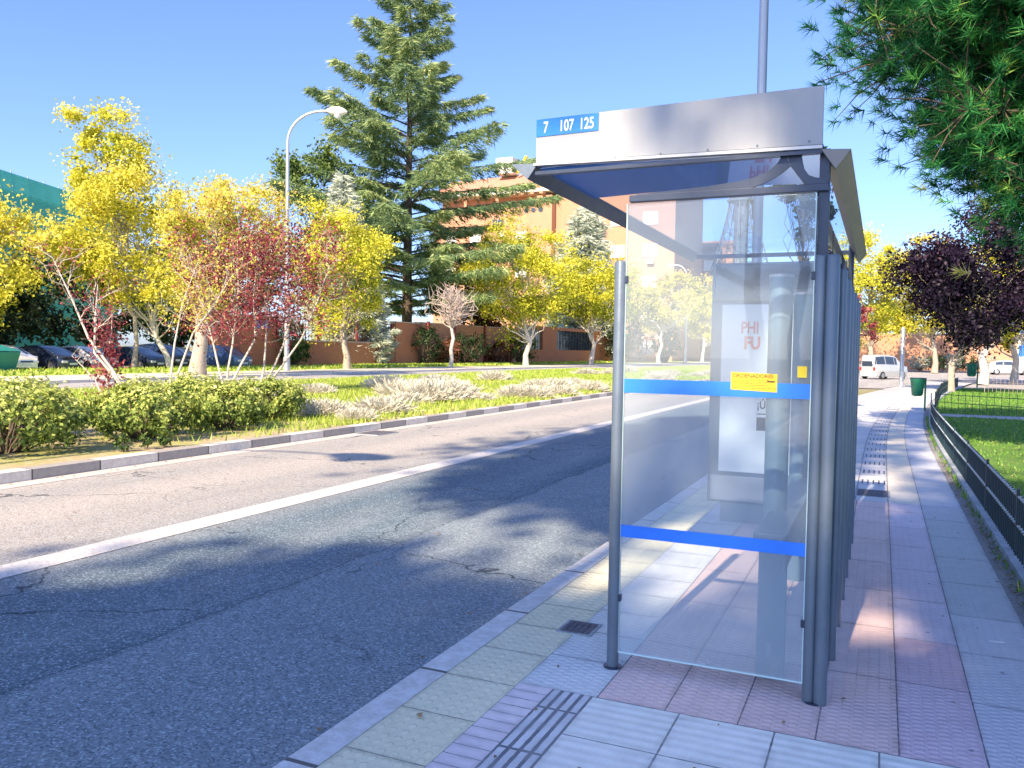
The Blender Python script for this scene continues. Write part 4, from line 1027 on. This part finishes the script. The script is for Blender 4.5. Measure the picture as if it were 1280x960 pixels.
for i, (x, y, lb) in enumerate([(5.7, 58.2, 'yellow tree with a white trunk, left of the three beyond the plum'), (8.0, 63.4, 'yellow tree with a mottled trunk, middle of the three beyond the plum'), (8.9, 58.5, 'yellow tree with the stoutest white trunk at the right edge')]):
    tree('yellow_tree', (x, y, 0), 9, (.2, 0, 2.7, 8.8, 3.6, 3.4), [.28,.24,.42][i], ['lf_yelgreen','lf_yellow','lf_yelgreen'][i], .26, 7500, lb, 310+i, bark='bark_white', nclump=70)
tree('street_tree', (-1.75, 20.4, 0), 8, (0.0, 0, 4.4, 6.4, .6, .6), .07, 'lf_dark', .15, 2400, 'slim dark leaved street tree seen over the glass behind the shelter', 320, bark='bark_dark', nclump=34, clump=.26)
# trees over the far end of the road and on the skyline
rs = random.Random(11)
skyl = ['lf_green','lf_yelgreen','lf_dark','lf_amber']
for i, (x, y, hh, rx) in enumerate([(-26, 175, 17, 8), (-16, 190, 14, 8), (-8, 200, 15, 8), (-14, 215, 24, 7), (2, 150, 12, 7), (14, 140, 13, 7), (24, 125, 12, 6), (34, 115, 12, 7), (-100, 95, 14, 9), (-112, 70, 13, 9)]):
    tree('background_tree', (x, y, -.1), hh, (0,0,1.5,hh,rx,rx), .3, skyl[[3,1,0,0,1,3,1,1,2,0][i]], .6, 4200,
         ['amber tree massed behind the light box, nearest the tower foot', 'yellow green tree under the lattice tower', 'green tree at the far end of the road', 'tall narrow green tree right of the lattice tower', 'yellow green tree behind the far brick wall, leftmost', 'amber tree behind the far brick wall, centre', 'yellow green tree above the pale parked cars', 'yellow green tree at the far right beyond the street', 'dark tree on the skyline left of the netted building', 'green tree on the skyline at the extreme left'][i], 400+i, nclump=50, bark='bark_dark', twigs=False)

# --- trees behind the camera: they throw the shade over the road and walk
pine((-2.6, -21.5, 0), 20, (-1.5,0,12.2,19.7,4.3,3.8), 'spreading pine on the pavement behind the camera, nearest the road', 501, ntuft=8500, nn=22, nl=.30, nw=.085, nclump=135, clump=.17, trunk_top=.3)
pine((3.6, -19.0, 0), 25, (-2.0,0,12.6,24.6,4.2,4.0), 'tall pine in the park behind the camera', 502, ntuft=8500, nn=22, nl=.30, nw=.085, nclump=140, clump=.16)
pine((-2.6, -13.5, 0), 28, (-2.3,0,17.4,27.0,3.2,3.4), 'tallest pine behind the camera, standing at the kerb', 503, ntuft=6500, nn=22, nl=.30, nw=.075, nclump=105, clump=.16)
pine((4.2, -27.0, 0), 25, (-.6,0,15.0,25.0,3.8,3.6), 'second tall pine in the park, further behind the camera', 504, ntuft=5200, nn=22, nl=.30, nw=.085, nclump=110, clump=.18)

# ------------------------------------------------------------------ brick boundary wall
def wx(y): return -42.3 + max(0, (y-58))*.06
def wallpart(m2, y0, y1, z0, z1, th=.35, proud=0):
    xa, xb = wx(y0)+proud, wx(y1)+proud
    m2.add([(xa-th, y0, z0), (xa, y0, z0), (xb, y1, z0), (xb-th, y1, z0), (xa-th, y0, z1), (xa, y0, z1), (xb, y1, z1), (xb-th, y1, z1)],
           [(0,3,2,1),(4,5,6,7),(0,1,5,4),(1,2,6,5),(2,3,7,6),(3,0,4,7)])
    return m2
def wsec(label): return empty('boundary_wall', (0, 0, 0), 0, label, 'wall')
w = wsec('solid orange brick pier at the corner of the car park')
m_ = MB(); wallpart(m_, 46.6, 50.4, 0, 3.7, 3.0); m_.build('brickwork', M['brick'], w); m_ = MB(); wallpart(m_, 46.4, 50.6, 3.7, 3.82, 3.2, .08); m_.build('coping', M['coping'], w)
m_ = MB(); m_.bb(wx(48.5)+.02, wx(48.5)+.06, 48.3, 49.7, 2.9, 3.5); m_.build('sign_plate', M['sky_blue'], w)
def railing_wall(y0, y1, hl, ht, label, n, brick='brick'):
    w = wsec(label)
    m_ = MB(); wallpart(m_, y0, y1, 0, hl); m_.build('brickwork', M[brick], w)
    m_ = MB(); wallpart(m_, y0, y1, hl, hl+.1, .45, .05); m_.build('coping', M['coping'], w)
    m_ = MB(); y = y0+.2
    while y < y1: m_.tube([(wx(y)-.17, y, hl+.1), (wx(y)-.17, y, ht)], .03, 4); y += .4
    m_.tube([(wx(y0)-.17, y0, ht), (wx(y1)-.17, y1, ht)], .05, 6); m_.build('railing', M['redpost'], w)
    for i in range(n+1):
        y = y0+.3+(y1-y0-.6)*i/n; m_ = MB(); m_.box((wx(y)-.17, y, (hl+ht)/2+.15), (.2, .2, ht-hl+.1)); m_.build('post', M['redpost'], w)
railing_wall(50.4, 66.5, 2.0, 3.75, 'low orange brick wall topped by a maroon railing, behind the street lamp', 3)
w = wsec('orange brick pier left of the cedar trunk')
m_ = MB(); wallpart(m_, 66.5, 70.3, 0, 4.0, .6, .1); m_.build('brickwork', M['brick'], w); m_ = MB(); wallpart(m_, 66.4, 70.4, 4.0, 4.1, .8, .18); m_.build('coping', M['coping'], w)
w = wsec('long pink brick wall with maroon posts behind the bushes')
m_ = MB(); wallpart(m_, 70.3, 91.5, 0, 4.1); m_.build('brickwork', M['pinkwall'], w)
m_ = MB(); wallpart(m_, 70.3, 91.5, 4.1, 4.2, .45, .05); m_.build('coping', M['coping'], w)
for y in (72, 77, 83.5, 90): m_ = MB(); m_.box((wx(y)+.1, y, 2.15), (.2, .3, 4.3)); m_.build('post', M['redpost'], w)
w = wsec('orange brick wall pierced by dark barred openings')
m_ = MB(); wallpart(m_, 91.5, 123, 0, 1.7)
for a, b_ in ((91.5, 92.5), (98.8, 103.2), (116, 123)): wallpart(m_, a, b_, 1.7, 4.3)
wallpart(m_, 91.5, 123, 4.3, 4.7); m_.build('brickwork', M['brick'], w)
for a, b_ in ((92.5, 98.8), (103.2, 116)):
    m_ = MB(); wallpart(m_, a, b_, 1.7, 4.3, .1, -.2); op = m_.build('opening', M['window_dark'], w)
    m_ = MB(); y = a+.5
    while y < b_: m_.box((wx(y)-.1, y, 3.0), (.06, .08, 2.6)); y += 1.0
    m_.build('bars', M['steel_dark'], op)
railing_wall(123, 146, 1.2, 3.9, 'far low wall and railing seen through the end glass', 5, 'pinkwall')

# ------------------------------------------------------------------ apartment blocks
def block(name, x0, x1, y0, y1, z1, wins, label, wall='brick2', blind='blind'):
    b0 = empty('apartment_building', ((x0+x1)/2, y0, 0), 0, label, 'building')
    o = (-(x0+x1)/2, -y0, 0)
    m_ = MB(); m_.bb(x0, x1, y0, y1, -.1, z1); m_.build('wall', M[wall], b0, loc=o)
    m_ = MB(); m_.bb(x0-.3, x1+.3, y0-.3, y1+.3, z1+.002, z1+.9); m_.build('parapet', M['pinkwall'], b0, loc=o)
    for (x, z, w_, h_) in wins:
        m_ = MB(); m_.bb(x-w_/2, x+w_/2, y0-.06, y0+.05, z-h_/2, z+h_/2); wi = m_.build('window', M[blind], b0, loc=o)
        m_ = MB(); m_.bb(x-.05, x+.05, y0-.12, y0-.062, z-h_/2, z+h_/2)
        m_.bb(x-w_/2-.12, x+w_/2+.12, y0-.16, y0-.062, z-h_/2-.15, z-h_/2); m_.bb(x-w_/2-.1, x-w_/2, y0-.10, y0-.062, z-h_/2, z+h_/2); m_.bb(x+w_/2, x+w_/2+.1, y0-.10, y0-.062, z-h_/2, z+h_/2)
        m_.build('frame', M['render_white'], wi)
    return b0, o
wins = [(x, z, 2.6, 2.2) for z in (2.6, 8.5, 14.5, 20.4, 26.3) for x in (-39.6, -45.8, -52.2) ]
b0, o = block('main', -58.3, -35.0, 150, 175, 36.5, wins, 'large peach brick apartment block with white shuttered windows')
# left wing, proud of the main block, with terrace under a deep cornice
wins2 = [(x, z, 2.4, 2.2) for z in (5, 11, 17, 23.5) for x in (-80, -74.5, -64.5)] + [(-69.6, 26.2, 2.4, 2.0)]
for (x, z, w_, h_) in wins2:
    m_ = MB(); m_.bb(x-w_/2, x+w_/2, 147.94, 148.05, z-h_/2, z+h_/2); wi = m_.build('window', M['window_dark'] if (x+z) % 3 > 1 else M['blind'], b0, loc=o)
    m_ = MB(); m_.bb(x-w_/2-.1, x+w_/2+.1, 147.85, 147.93, z-h_/2-.15, z-h_/2); m_.bb(x-.05, x+.05, 147.86, 147.93, z-h_/2, z+h_/2); m_.build('frame', M['render_white'], wi)
m_ = MB(); m_.bb(-84, -58.302, 148, 172, -.1, 29.3); m_.bb(-84, -58.302, 151.5, 172, 29.302, 32.0); m_.bb(-62, -58.302, 148, 151.498, 29.302, 31.3)
for x in (-77, -70): m_.bb(x-.3, x+.3, 148.2, 148.8, 29.302, 31.3)
m_.build('wing', M['brick2'], b0, loc=o)
m_ = MB(); m_.bb(-84.6, -57.8, 147.3, 172, 32.002, 32.6); m_.build('cornice', M['render_white'], b0, loc=o)
m_ = MB(); m_.add([(-84.5, 147.6, 32.61), (-57.9, 147.6, 32.61), (-59.5, 153, 36.9), (-83, 153, 36.2), (-84.5, 170, 32.61), (-57.9, 170, 32.61), (-59.5, 165, 36.9), (-83, 165, 36.2)], [(0,1,2,3),(3,2,6,7),(4,7,6,5),(0,3,7,4),(1,5,6,2)]); m_.build('roof', M['pinkwall'], b0, loc=o)
m_ = MB()
for k in range(4): m_.bb(-66.0+1.9*k, -65.3+1.9*k, 146.4, 147.998, 31.4, 31.9)
m_.build('pergola_beam', M['brick2'], b0, loc=o)
for k in range(3):
    m_ = MB(); cxk = -63.6+1.5*k; m_.tube([(cxk, 147.9, 29.2-.6), (cxk, 148.02, 29.2-.6)], .45, 14); v_ = m_.build('round_vent', M['window_dark'], b0, loc=o)
m_ = MB(); m_.bb(-71.2, -67.6, 150, 153, 36.5, 39.6); m_.build('chimney', M['render_white'], b0, loc=o)
m_ = MB(); m_.box((-68.8, 147.8, 24.2), (1.4, .5, 1.0)); m_.build('air_conditioner', M['render_white'], b0, loc=o)
m_ = MB(); m_.box((-39.4, 149.6, 18.3), (1.3, .7, .9)); m_.build('air_conditioner', M['render_white'], b0, loc=o)
m_ = MB(); m_.tube([(-67, 151, 36.5), (-65.0, 151, 39.8)], .35, 8); m_.build('roof_pipe', M['yellow'], b0, loc=o)
block('second', -47, -30.5, 190, 205, 26.0, [(x, z, 2.0, 2.2) for z in (4.5, 10.5, 16.5, 21.5) for x in (-41.5, -36.5)], 'second brick block further back, right of the sky gap')
block('pale', 14, 40, 132, 145, 7.5, [(x, z, 3.0, 1.6) for z in (2.6, 5.8) for x in (17, 21.5, 26, 30.5, 35)], 'low white building with blue windows beyond the far wall', 'render_white', 'sky_blue')

# netted scaffold building
m_, nt = newmat('green_netting'); b = NB(nt); M['net'] = m_
tc = b.n('ShaderNodeTexCoord').outputs['Object']
s_ = b.n('ShaderNodeSeparateXYZ', {0: tc})
fold = b.noise(b.n('ShaderNodeMapping', {'Vector': tc, 'Scale': (1, 1, .25)}).outputs[0], .8, 5)
cc = b.mix(fold, (.03,.52,.42), (.16,.82,.68))
p_ = b.n('ShaderNodeBsdfPrincipled', {'Base Color': cc, 'Roughness': .7}).outputs[0]
tl_ = b.n('ShaderNodeBsdfTransparent', {'Color': (.6,.9,.85,1)}).outputs[0]
b.out(b.n('ShaderNodeMixShader', {0: .72, 1: tl_, 2: p_}).outputs[0])
a0 = Vector((-64.5, 26, 0)); a1 = Vector((-79.9, 67.3, 0)); dv = (a1-a0); Ln = dv.length; ang = math.atan2(dv.y, dv.x)
nb = empty('scaffolded_building', a0, ang, 'building under scaffolding wrapped in green netting at the left', 'building')
m_ = MB(); m_.bb(0, Ln, .9, 12, -.1, 15.8); m_.build('wall', M['steel_dark'], nb)
m_ = MB(); m_.bb(-.2, Ln+.2, -.62, -.60, .5, 17.0); m_.bb(Ln+.2, Ln+.22, -.62, 6, .5, 17.0); m_.build('netting', M['net'], nb)
m_ = MB()
x = 0
while x <= Ln:
    m_.tube([(x, -.5, 0), (x, -.5, 17.2)], .06, 5); m_.tube([(x, .5, 0), (x, .5, 17.2)], .06, 5); x += 2.4
for z in np.arange(2, 17.3, 2.2): m_.tube([(0, -.5, z), (Ln, -.5, z)], .06, 5); m_.bb(0, Ln, -.5, .5, z-.12, z-.07)
m_.build('scaffold', M['galv'], nb)

# lattice water tower
tw = empty('lattice_tower', (-28.0, 180, 0), 0, 'lattice tower with a central tube, seen through the end glass', 'tower')
m_ = MB(); m_.tube([(0,0,0),(0,0,46)], 1.5, 20); m_.build('core_tube', M['tower'], tw)
def rad(z): return 2.4 + 3.2*max(0, (34-z)/13)**1.25 if z < 34 else 2.4
m_ = MB(); zs = [0, 6, 12, 17, 21.5, 24.5, 27.5, 30.5, 34, 38, 42, 46]
rings = [[(rad(z)*math.cos(2*PI*k/8), rad(z)*math.sin(2*PI*k/8), z) for k in range(8)] for z in zs]
for i in range(len(zs)):
    for k in range(8):
        if i < len(zs)-1:
            m_.tube([rings[i][k], rings[i+1][k]], .13, 5, False); m_.tube([rings[i][k], rings[i+1][(k+1)%8]], .07, 4, False); m_.tube([rings[i][(k+1)%8], rings[i+1][k]], .07, 4, False)
        m_.tube([rings[i][k], rings[i][(k+1)%8]], .08, 4, False)
m_.build('lattice', M['tower'], tw)
m_ = MB(); m_.tube([(0,0,33.6),(0,0,34.0)], 3.0, 20); m_.tube([(0,0,37.8),(0,0,38.2)], 3.0, 20); m_.build('platform', M['tower'], tw)

# far brick wall across the side street
w = empty('boundary_wall', (0, 109, 0), 0, 'sunlit pale brick wall across the side street at the right', 'wall')
m_ = MB(); m_.bb(-7, 14, 0, .4, 0, 4.2); m_.build('brickwork', M['brick2'], w); m_ = MB(); m_.bb(-7, 14, -.05, .45, 4.2, 4.32); m_.build('coping', M['coping'], w)
w = empty('boundary_wall', (0, 109, 0), 0, 'low dark railing and white plinth right of the pale brick wall', 'wall')
m_ = MB(); m_.bb(14.02, 40, 0, .4, 0, 1.6); m_.build('plinth', M['render_white'], w)
m_ = MB(); 
for i in range(52): m_.box((14.4+i*.5, .2, 2.4), (.06, .06, 1.6))
m_.bb(14.02, 40, .17, .23, 3.15, 3.25); m_.build('railing', M['steel_dark'], w)
sheet('pavement', -9, 40, 104, 109, 0, M['kerb_white'], zb=ROAD-.04)
for i in range(5):
    shrub('bush', (4.0+1.7*i, 105.5, 0), 1.3, 1.0, 1.8+.2*(i % 3), 'lf_green' if i % 2 else 'lf_silver', .22, 900, ['grey bush at the left end of the row under the pale wall', 'green bush second from the left under the pale wall', 'grey bush in the middle of the row under the pale wall', 'green bush fourth in the row under the pale wall', 'grey bush at the right end of the row under the pale wall'][i], 600+i)

# ------------------------------------------------------------------ vehicles
def loft_car(name, loc, rz, paint, label, cat, prof, hw, glass_z, wheel_x, wr=.31, roofin=.16, group=None, shade_low=False):
    """prof: list of (x, ztop, is_cabin); nose at +x"""
    t = empty(name, loc, rz, label, cat, group)
    zb = .22; secs = []
    for x, zt, gh in prof:                   # gh = beltline height
        end = min(1, (x-prof[0][0])/.35+.55, (prof[-1][0]-x)/.35+.55)
        w_ = hw*min(1, end**.5)
        ins = roofin if zt > gh+.05 else .03
        secs.append([(x, -w_*.94, zb), (x, -w_, zb+.18), (x, -w_, gh-.12), (x, -w_*.96, min(gh, zt)), (x, -(w_-ins*(zt-gh)/.5 if zt > gh else w_*.86), zt-.02), (x, -w_*.35, zt+.015),
                     (x, w_*.35, zt+.015), (x, (w_-ins*(zt-gh)/.5 if zt > gh else w_*.86), zt-.02), (x, w_*.96, min(gh, zt)), (x, w_, gh-.12), (x, w_, zb+.18), (x, w_*.94, zb)])
    m_ = MB(); n = 12; v = [p for s in secs for p in s]; f = []
    for i in range(len(secs)-1):
        for j in range(n): f.append((i*n+j, i*n+(j+1)%n, (i+1)*n+(j+1)%n, (i+1)*n+j))
    f.append(tuple(range(n))); f.append(tuple(reversed(range((len(secs)-1)*n, len(secs)*n))))
    m_.add(v, f, True); body = m_.build('body', paint, t, .02)
    # glass: thin panels just outside the cabin
    gl = MB()
    cab = [i for i, p in enumerate(prof) if p[1] > p[2]+.05]
    for i in range(cab[0]-1, cab[-1]+1):
        A, B = secs[i], secs[i+1]; za, zb2 = prof[i][1], prof[i+1][1]
        if za > prof[i][2]+.3 and zb2 > prof[i+1][2]+.3:      # side windows
            for s, (lo_, hi_) in ((-1, (3, 4)), (1, (8, 7))):
                def lp(S, t_): a, b_ = Vector(S[lo_]), Vector(S[hi_]); return a.lerp(b_, t_)+Vector((0, s*.012, 0))
                p0, p1, p2, p3 = lp(A, .12), lp(B, .12), lp(B, .86), lp(A, .86)
                sh_ = (p1-p0)*.04; gl.add([p0+sh_, p1-sh_, p2-sh_, p3+sh_], [(0,1,2,3)])
    gl.build('side_window', M['carglass'], t)
    for (i, nm) in ((cab[-1], 'windscreen'), (cab[0]-1, 'rear_window')):
        A, B = secs[i], secs[i+1]; up_ = Vector((0, 0, .014)) 
        q = [Vector(A[4]), Vector(A[7]), Vector(B[7]), Vector(B[4])]; c_ = sum(q, Vector())/4
        g_ = MB(); g_.add([c_+(p-c_)*.88+up_+Vector((.012 if nm == 'windscreen' else -.012, 0, 0)) for p in q], [(0,1,2,3)]); g_.build(nm, M['carglass'], t)
    fx = prof[-1][0]; rx_ = prof[0][0]; zh = prof[-1][1]
    for s in (-1, 1):
        m_ = MB(); m_.box((fx-.06, s*hw*.62, zh-.12), (.16, .34, .13)); m_.build('headlight', M['headlight'], t, .02)
        m_ = MB(); m_.box((rx_+.02, s*hw*.72, prof[0][1]-.18), (.08, .18, .28)); m_.build('tail_light', M['taillight'], t, .02)
        m_ = MB(); m_.box((prof[cab[-1]][0]+.25, s*(hw+.09), .98), (.12, .18, .13)); m_.build('mirror', paint, t, .03)
        for x in wheel_x:
            m_ = MB(); m_.tube([(x, s*(hw-.19), wr), (x, s*(hw-.17), wr), (x, s*(hw-.01), wr), (x, s*(hw+.01), wr)], [wr*.9, wr, wr, wr*.9], 22); wh = m_.build('wheel', M['rubber'], t)
            m_ = MB(); m_.tube([(x, s*(hw+.012), wr), (x, s*(hw+.02), wr)], [wr*.62, wr*.55], 16); m_.build('rim', M['rim'], wh)
    m_ = MB(); m_.box((fx+.005, 0, .42), (.02, .5, .11)); m_.build('number_plate', M['plate'], t)
    m_ = MB(); m_.box((fx-.02, 0, .56), (.06, hw*1.0, .10)); m_.build('grille', M['steel_dark'], t)
    m_ = MB(); m_.box((fx-.02, 0, .28), (.08, hw*1.5, .1)); m_.build('bumper', M['steel_dark'] if shade_low else paint, t, .02)  # van bumper coloured dark to stand for its shaded front
    return t
hatch = [(-2.0,.80,.90),(-1.9,.98,.92),(-1.45,1.36,.93),(-.7,1.46,.93),(.1,1.44,.92),(.55,1.30,.91),(1.25,.96,.92),(1.8,.84,.86),(2.05,.66,.78)]
mpv = [(-2.0,.9,.95),(-1.92,1.2,.98),(-1.75,1.56,1.0),(-.7,1.66,1.0),(.2,1.62,.99),(.7,1.42,.98),(1.35,1.04,1.0),(1.85,.92,.94),(2.08,.72,.85)]
vanp = [(-2.1,1.0,1.05),(-2.08,1.45,1.08),(-2.0,1.88,1.10),(-.9,1.95,1.10),(.25,1.90,1.08),(.55,1.78,1.08),(1.15,1.14,1.10),(1.8,1.02,1.05),(2.1,.76,.9)]
def carpaint(n, c): return simple(n, c, .22, .35, .06, 2, coat=.6)
P_navy = carpaint('navy_paint', (.018,.028,.06)); P_blue = carpaint('steel_blue_paint', (.10,.17,.33)); P_silver = carpaint('silver_paint', (.50,.55,.62)); P_white = carpaint('white_paint', (.75,.77,.80)); P_vg = carpaint('pale_grey_paint', (.50,.54,.58)); P_black = carpaint('black_paint', (.02,.022,.028))
gcar = 'cars parked across the road'
for x, y, pr, pt, lb in [(-44.6, 33.2, hatch, P_navy, 'dark navy car parked beside the teal container'),
                         (-44.9, 30.6, hatch, P_white, 'white car almost hidden behind the teal container'),
                         (-44.4, 35.4, hatch, P_silver, 'silver car parked right of the first navy car'),
                         (-43.5, 38.6, hatch, P_navy, 'low dark navy car behind the thin saplings'),
                         (-44.3, 41.2, mpv, P_black, 'taller black car with a large windscreen left of the pale trunk'),
                         (-46.3, 44.3, hatch, P_silver, 'grey car glimpsed behind the pale trunk'),
                         (-42.7, 45.2, mpv, P_blue, 'blue people carrier half behind the thick trunk')]:
    loft_car('parked_car', (x, y, ROAD+.06), rnd.uniform(-.05, .05), pt, lb, 'car', pr, .86, 0, (-1.28, 1.28), group=gcar)
van_ = loft_car('van', (.15, 67.0, ROAD), .95, P_vg, 'pale grey van with a shade-darkened bumper turning out of the side street', 'van', vanp, .88, 0, (-1.3, 1.3), shade_low=True)
van_.scale = (.9, .9, .92)
loft_car('parked_car', (11.8, 97, ROAD), .1, P_white, 'white car parked at the far right by the railing', 'car', hatch, .86, 0, (-1.28, 1.28), group=gcar+' side')
loft_car('parked_car', (16.8, 96, ROAD), .1, P_blue, 'blue car parked at the far right edge', 'car', hatch, .86, 0, (-1.28, 1.28), group=gcar+' side')

# teal container under a sheet
t = empty('recycling_container', (-42.6, 27.7, ROAD+.06), .15, 'teal recycling container at the far left beside the cars', 'container')
m_ = MB(); m_.add([(-1.5,-1.0,0),(1.4,-1.0,0),(1.4,1.0,0),(-1.5,1.0,0),(-1.6,-1.1,1.15),(1.75,-1.1,1.15),(1.75,1.1,1.15),(-1.6,1.1,1.15)], [(0,3,2,1),(0,1,5,4),(1,2,6,5),(2,3,7,6),(3,0,4,7),(4,5,6,7)]); m_.build('body', M['teal'], t, .08)
m_ = MB(); m_.add([(-1.62,-1.12,1.16),(1.8,-1.12,1.16),(1.8,1.12,1.16),(-1.62,1.12,1.16),(-1.3,-.6,1.65),(.6,-.6,1.55),(.6,.6,1.55),(-1.3,.6,1.65)], [(0,1,5,4),(1,2,6,5),(2,3,7,6),(3,0,4,7),(4,5,6,7),(0,3,2,1)]); m_.build('lid', M['teal'], t, .05)

# ------------------------------------------------------------------ camera, sun, sky
f_px, yaw, pitch, roll = 1034.04, 0.419711136, 0.0406339688, 0.0161874027
cam = bpy.data.cameras.new('camera'); co = bpy.data.objects.new('camera', cam); col.objects.link(co)
cy_, sy_ = math.cos(yaw), math.sin(yaw)
fw = Vector((-sy_*math.cos(pitch), cy_*math.cos(pitch), -math.sin(pitch))); r_ = Vector((cy_, sy_, 0)); u_ = r_.cross(fw)
r2 = r_*math.cos(roll)+u_*math.sin(roll); u2 = -r_*math.sin(roll)+u_*math.cos(roll)
co.matrix_world = Matrix(((r2.x, u2.x, -fw.x, 0), (r2.y, u2.y, -fw.y, 0), (r2.z, u2.z, -fw.z, 1.55), (0,0,0,1)))
cam.sensor_width = 36; cam.lens = 36*f_px/1280; cam.clip_end = 3000; cam.clip_start = .05
sc.camera = co

EL = math.radians(37); dxs, dys = .07, 1.0           # light travels towards +Y, a touch to +X
az = math.atan2(-dxs, -dys)                           # direction TO the sun, from +Y clockwise
tosun = Vector((-dxs, -dys, 0)).normalized()*math.cos(EL) + Vector((0,0,math.sin(EL)))
sd = bpy.data.lights.new('sun', 'SUN'); sd.energy = 12.0; sd.angle = math.radians(.55); sd.color = (1.0, .80, .56)
so = bpy.data.objects.new('sun', sd); col.objects.link(so); so.rotation_euler = tosun.to_track_quat('Z', 'Y').to_euler(); so.location = (0,-20,30)

wd = bpy.data.worlds.new('World'); sc.world = wd; wd.use_nodes = True; nt = wd.node_tree; nt.nodes.clear(); b = NB(nt)
sky = b.n('ShaderNodeTexSky'); sky.sky_type = 'NISHITA'; sky.sun_disc = False; sky.sun_elevation = EL; sky.sun_rotation = az
sky.air_density = 1.0; sky.dust_density = 1.3; sky.ozone_density = 2.0; sky.altitude = 600
tint = b.mix(1.0, sky.outputs[0], (1.22, 1.40, 1.95), 'MULTIPLY')
bg = b.n('ShaderNodeBackground', {'Color': tint, 'Strength': .15})
nt.links.new(bg.outputs[0], b.n('ShaderNodeOutputWorld').inputs[0])
sc.view_settings.view_transform = 'Standard'; sc.view_settings.look = 'None'; sc.view_settings.exposure = 0; sc.view_settings.gamma = 1.06
sc.cycles.max_bounces = 8; sc.cycles.transparent_max_bounces = 16
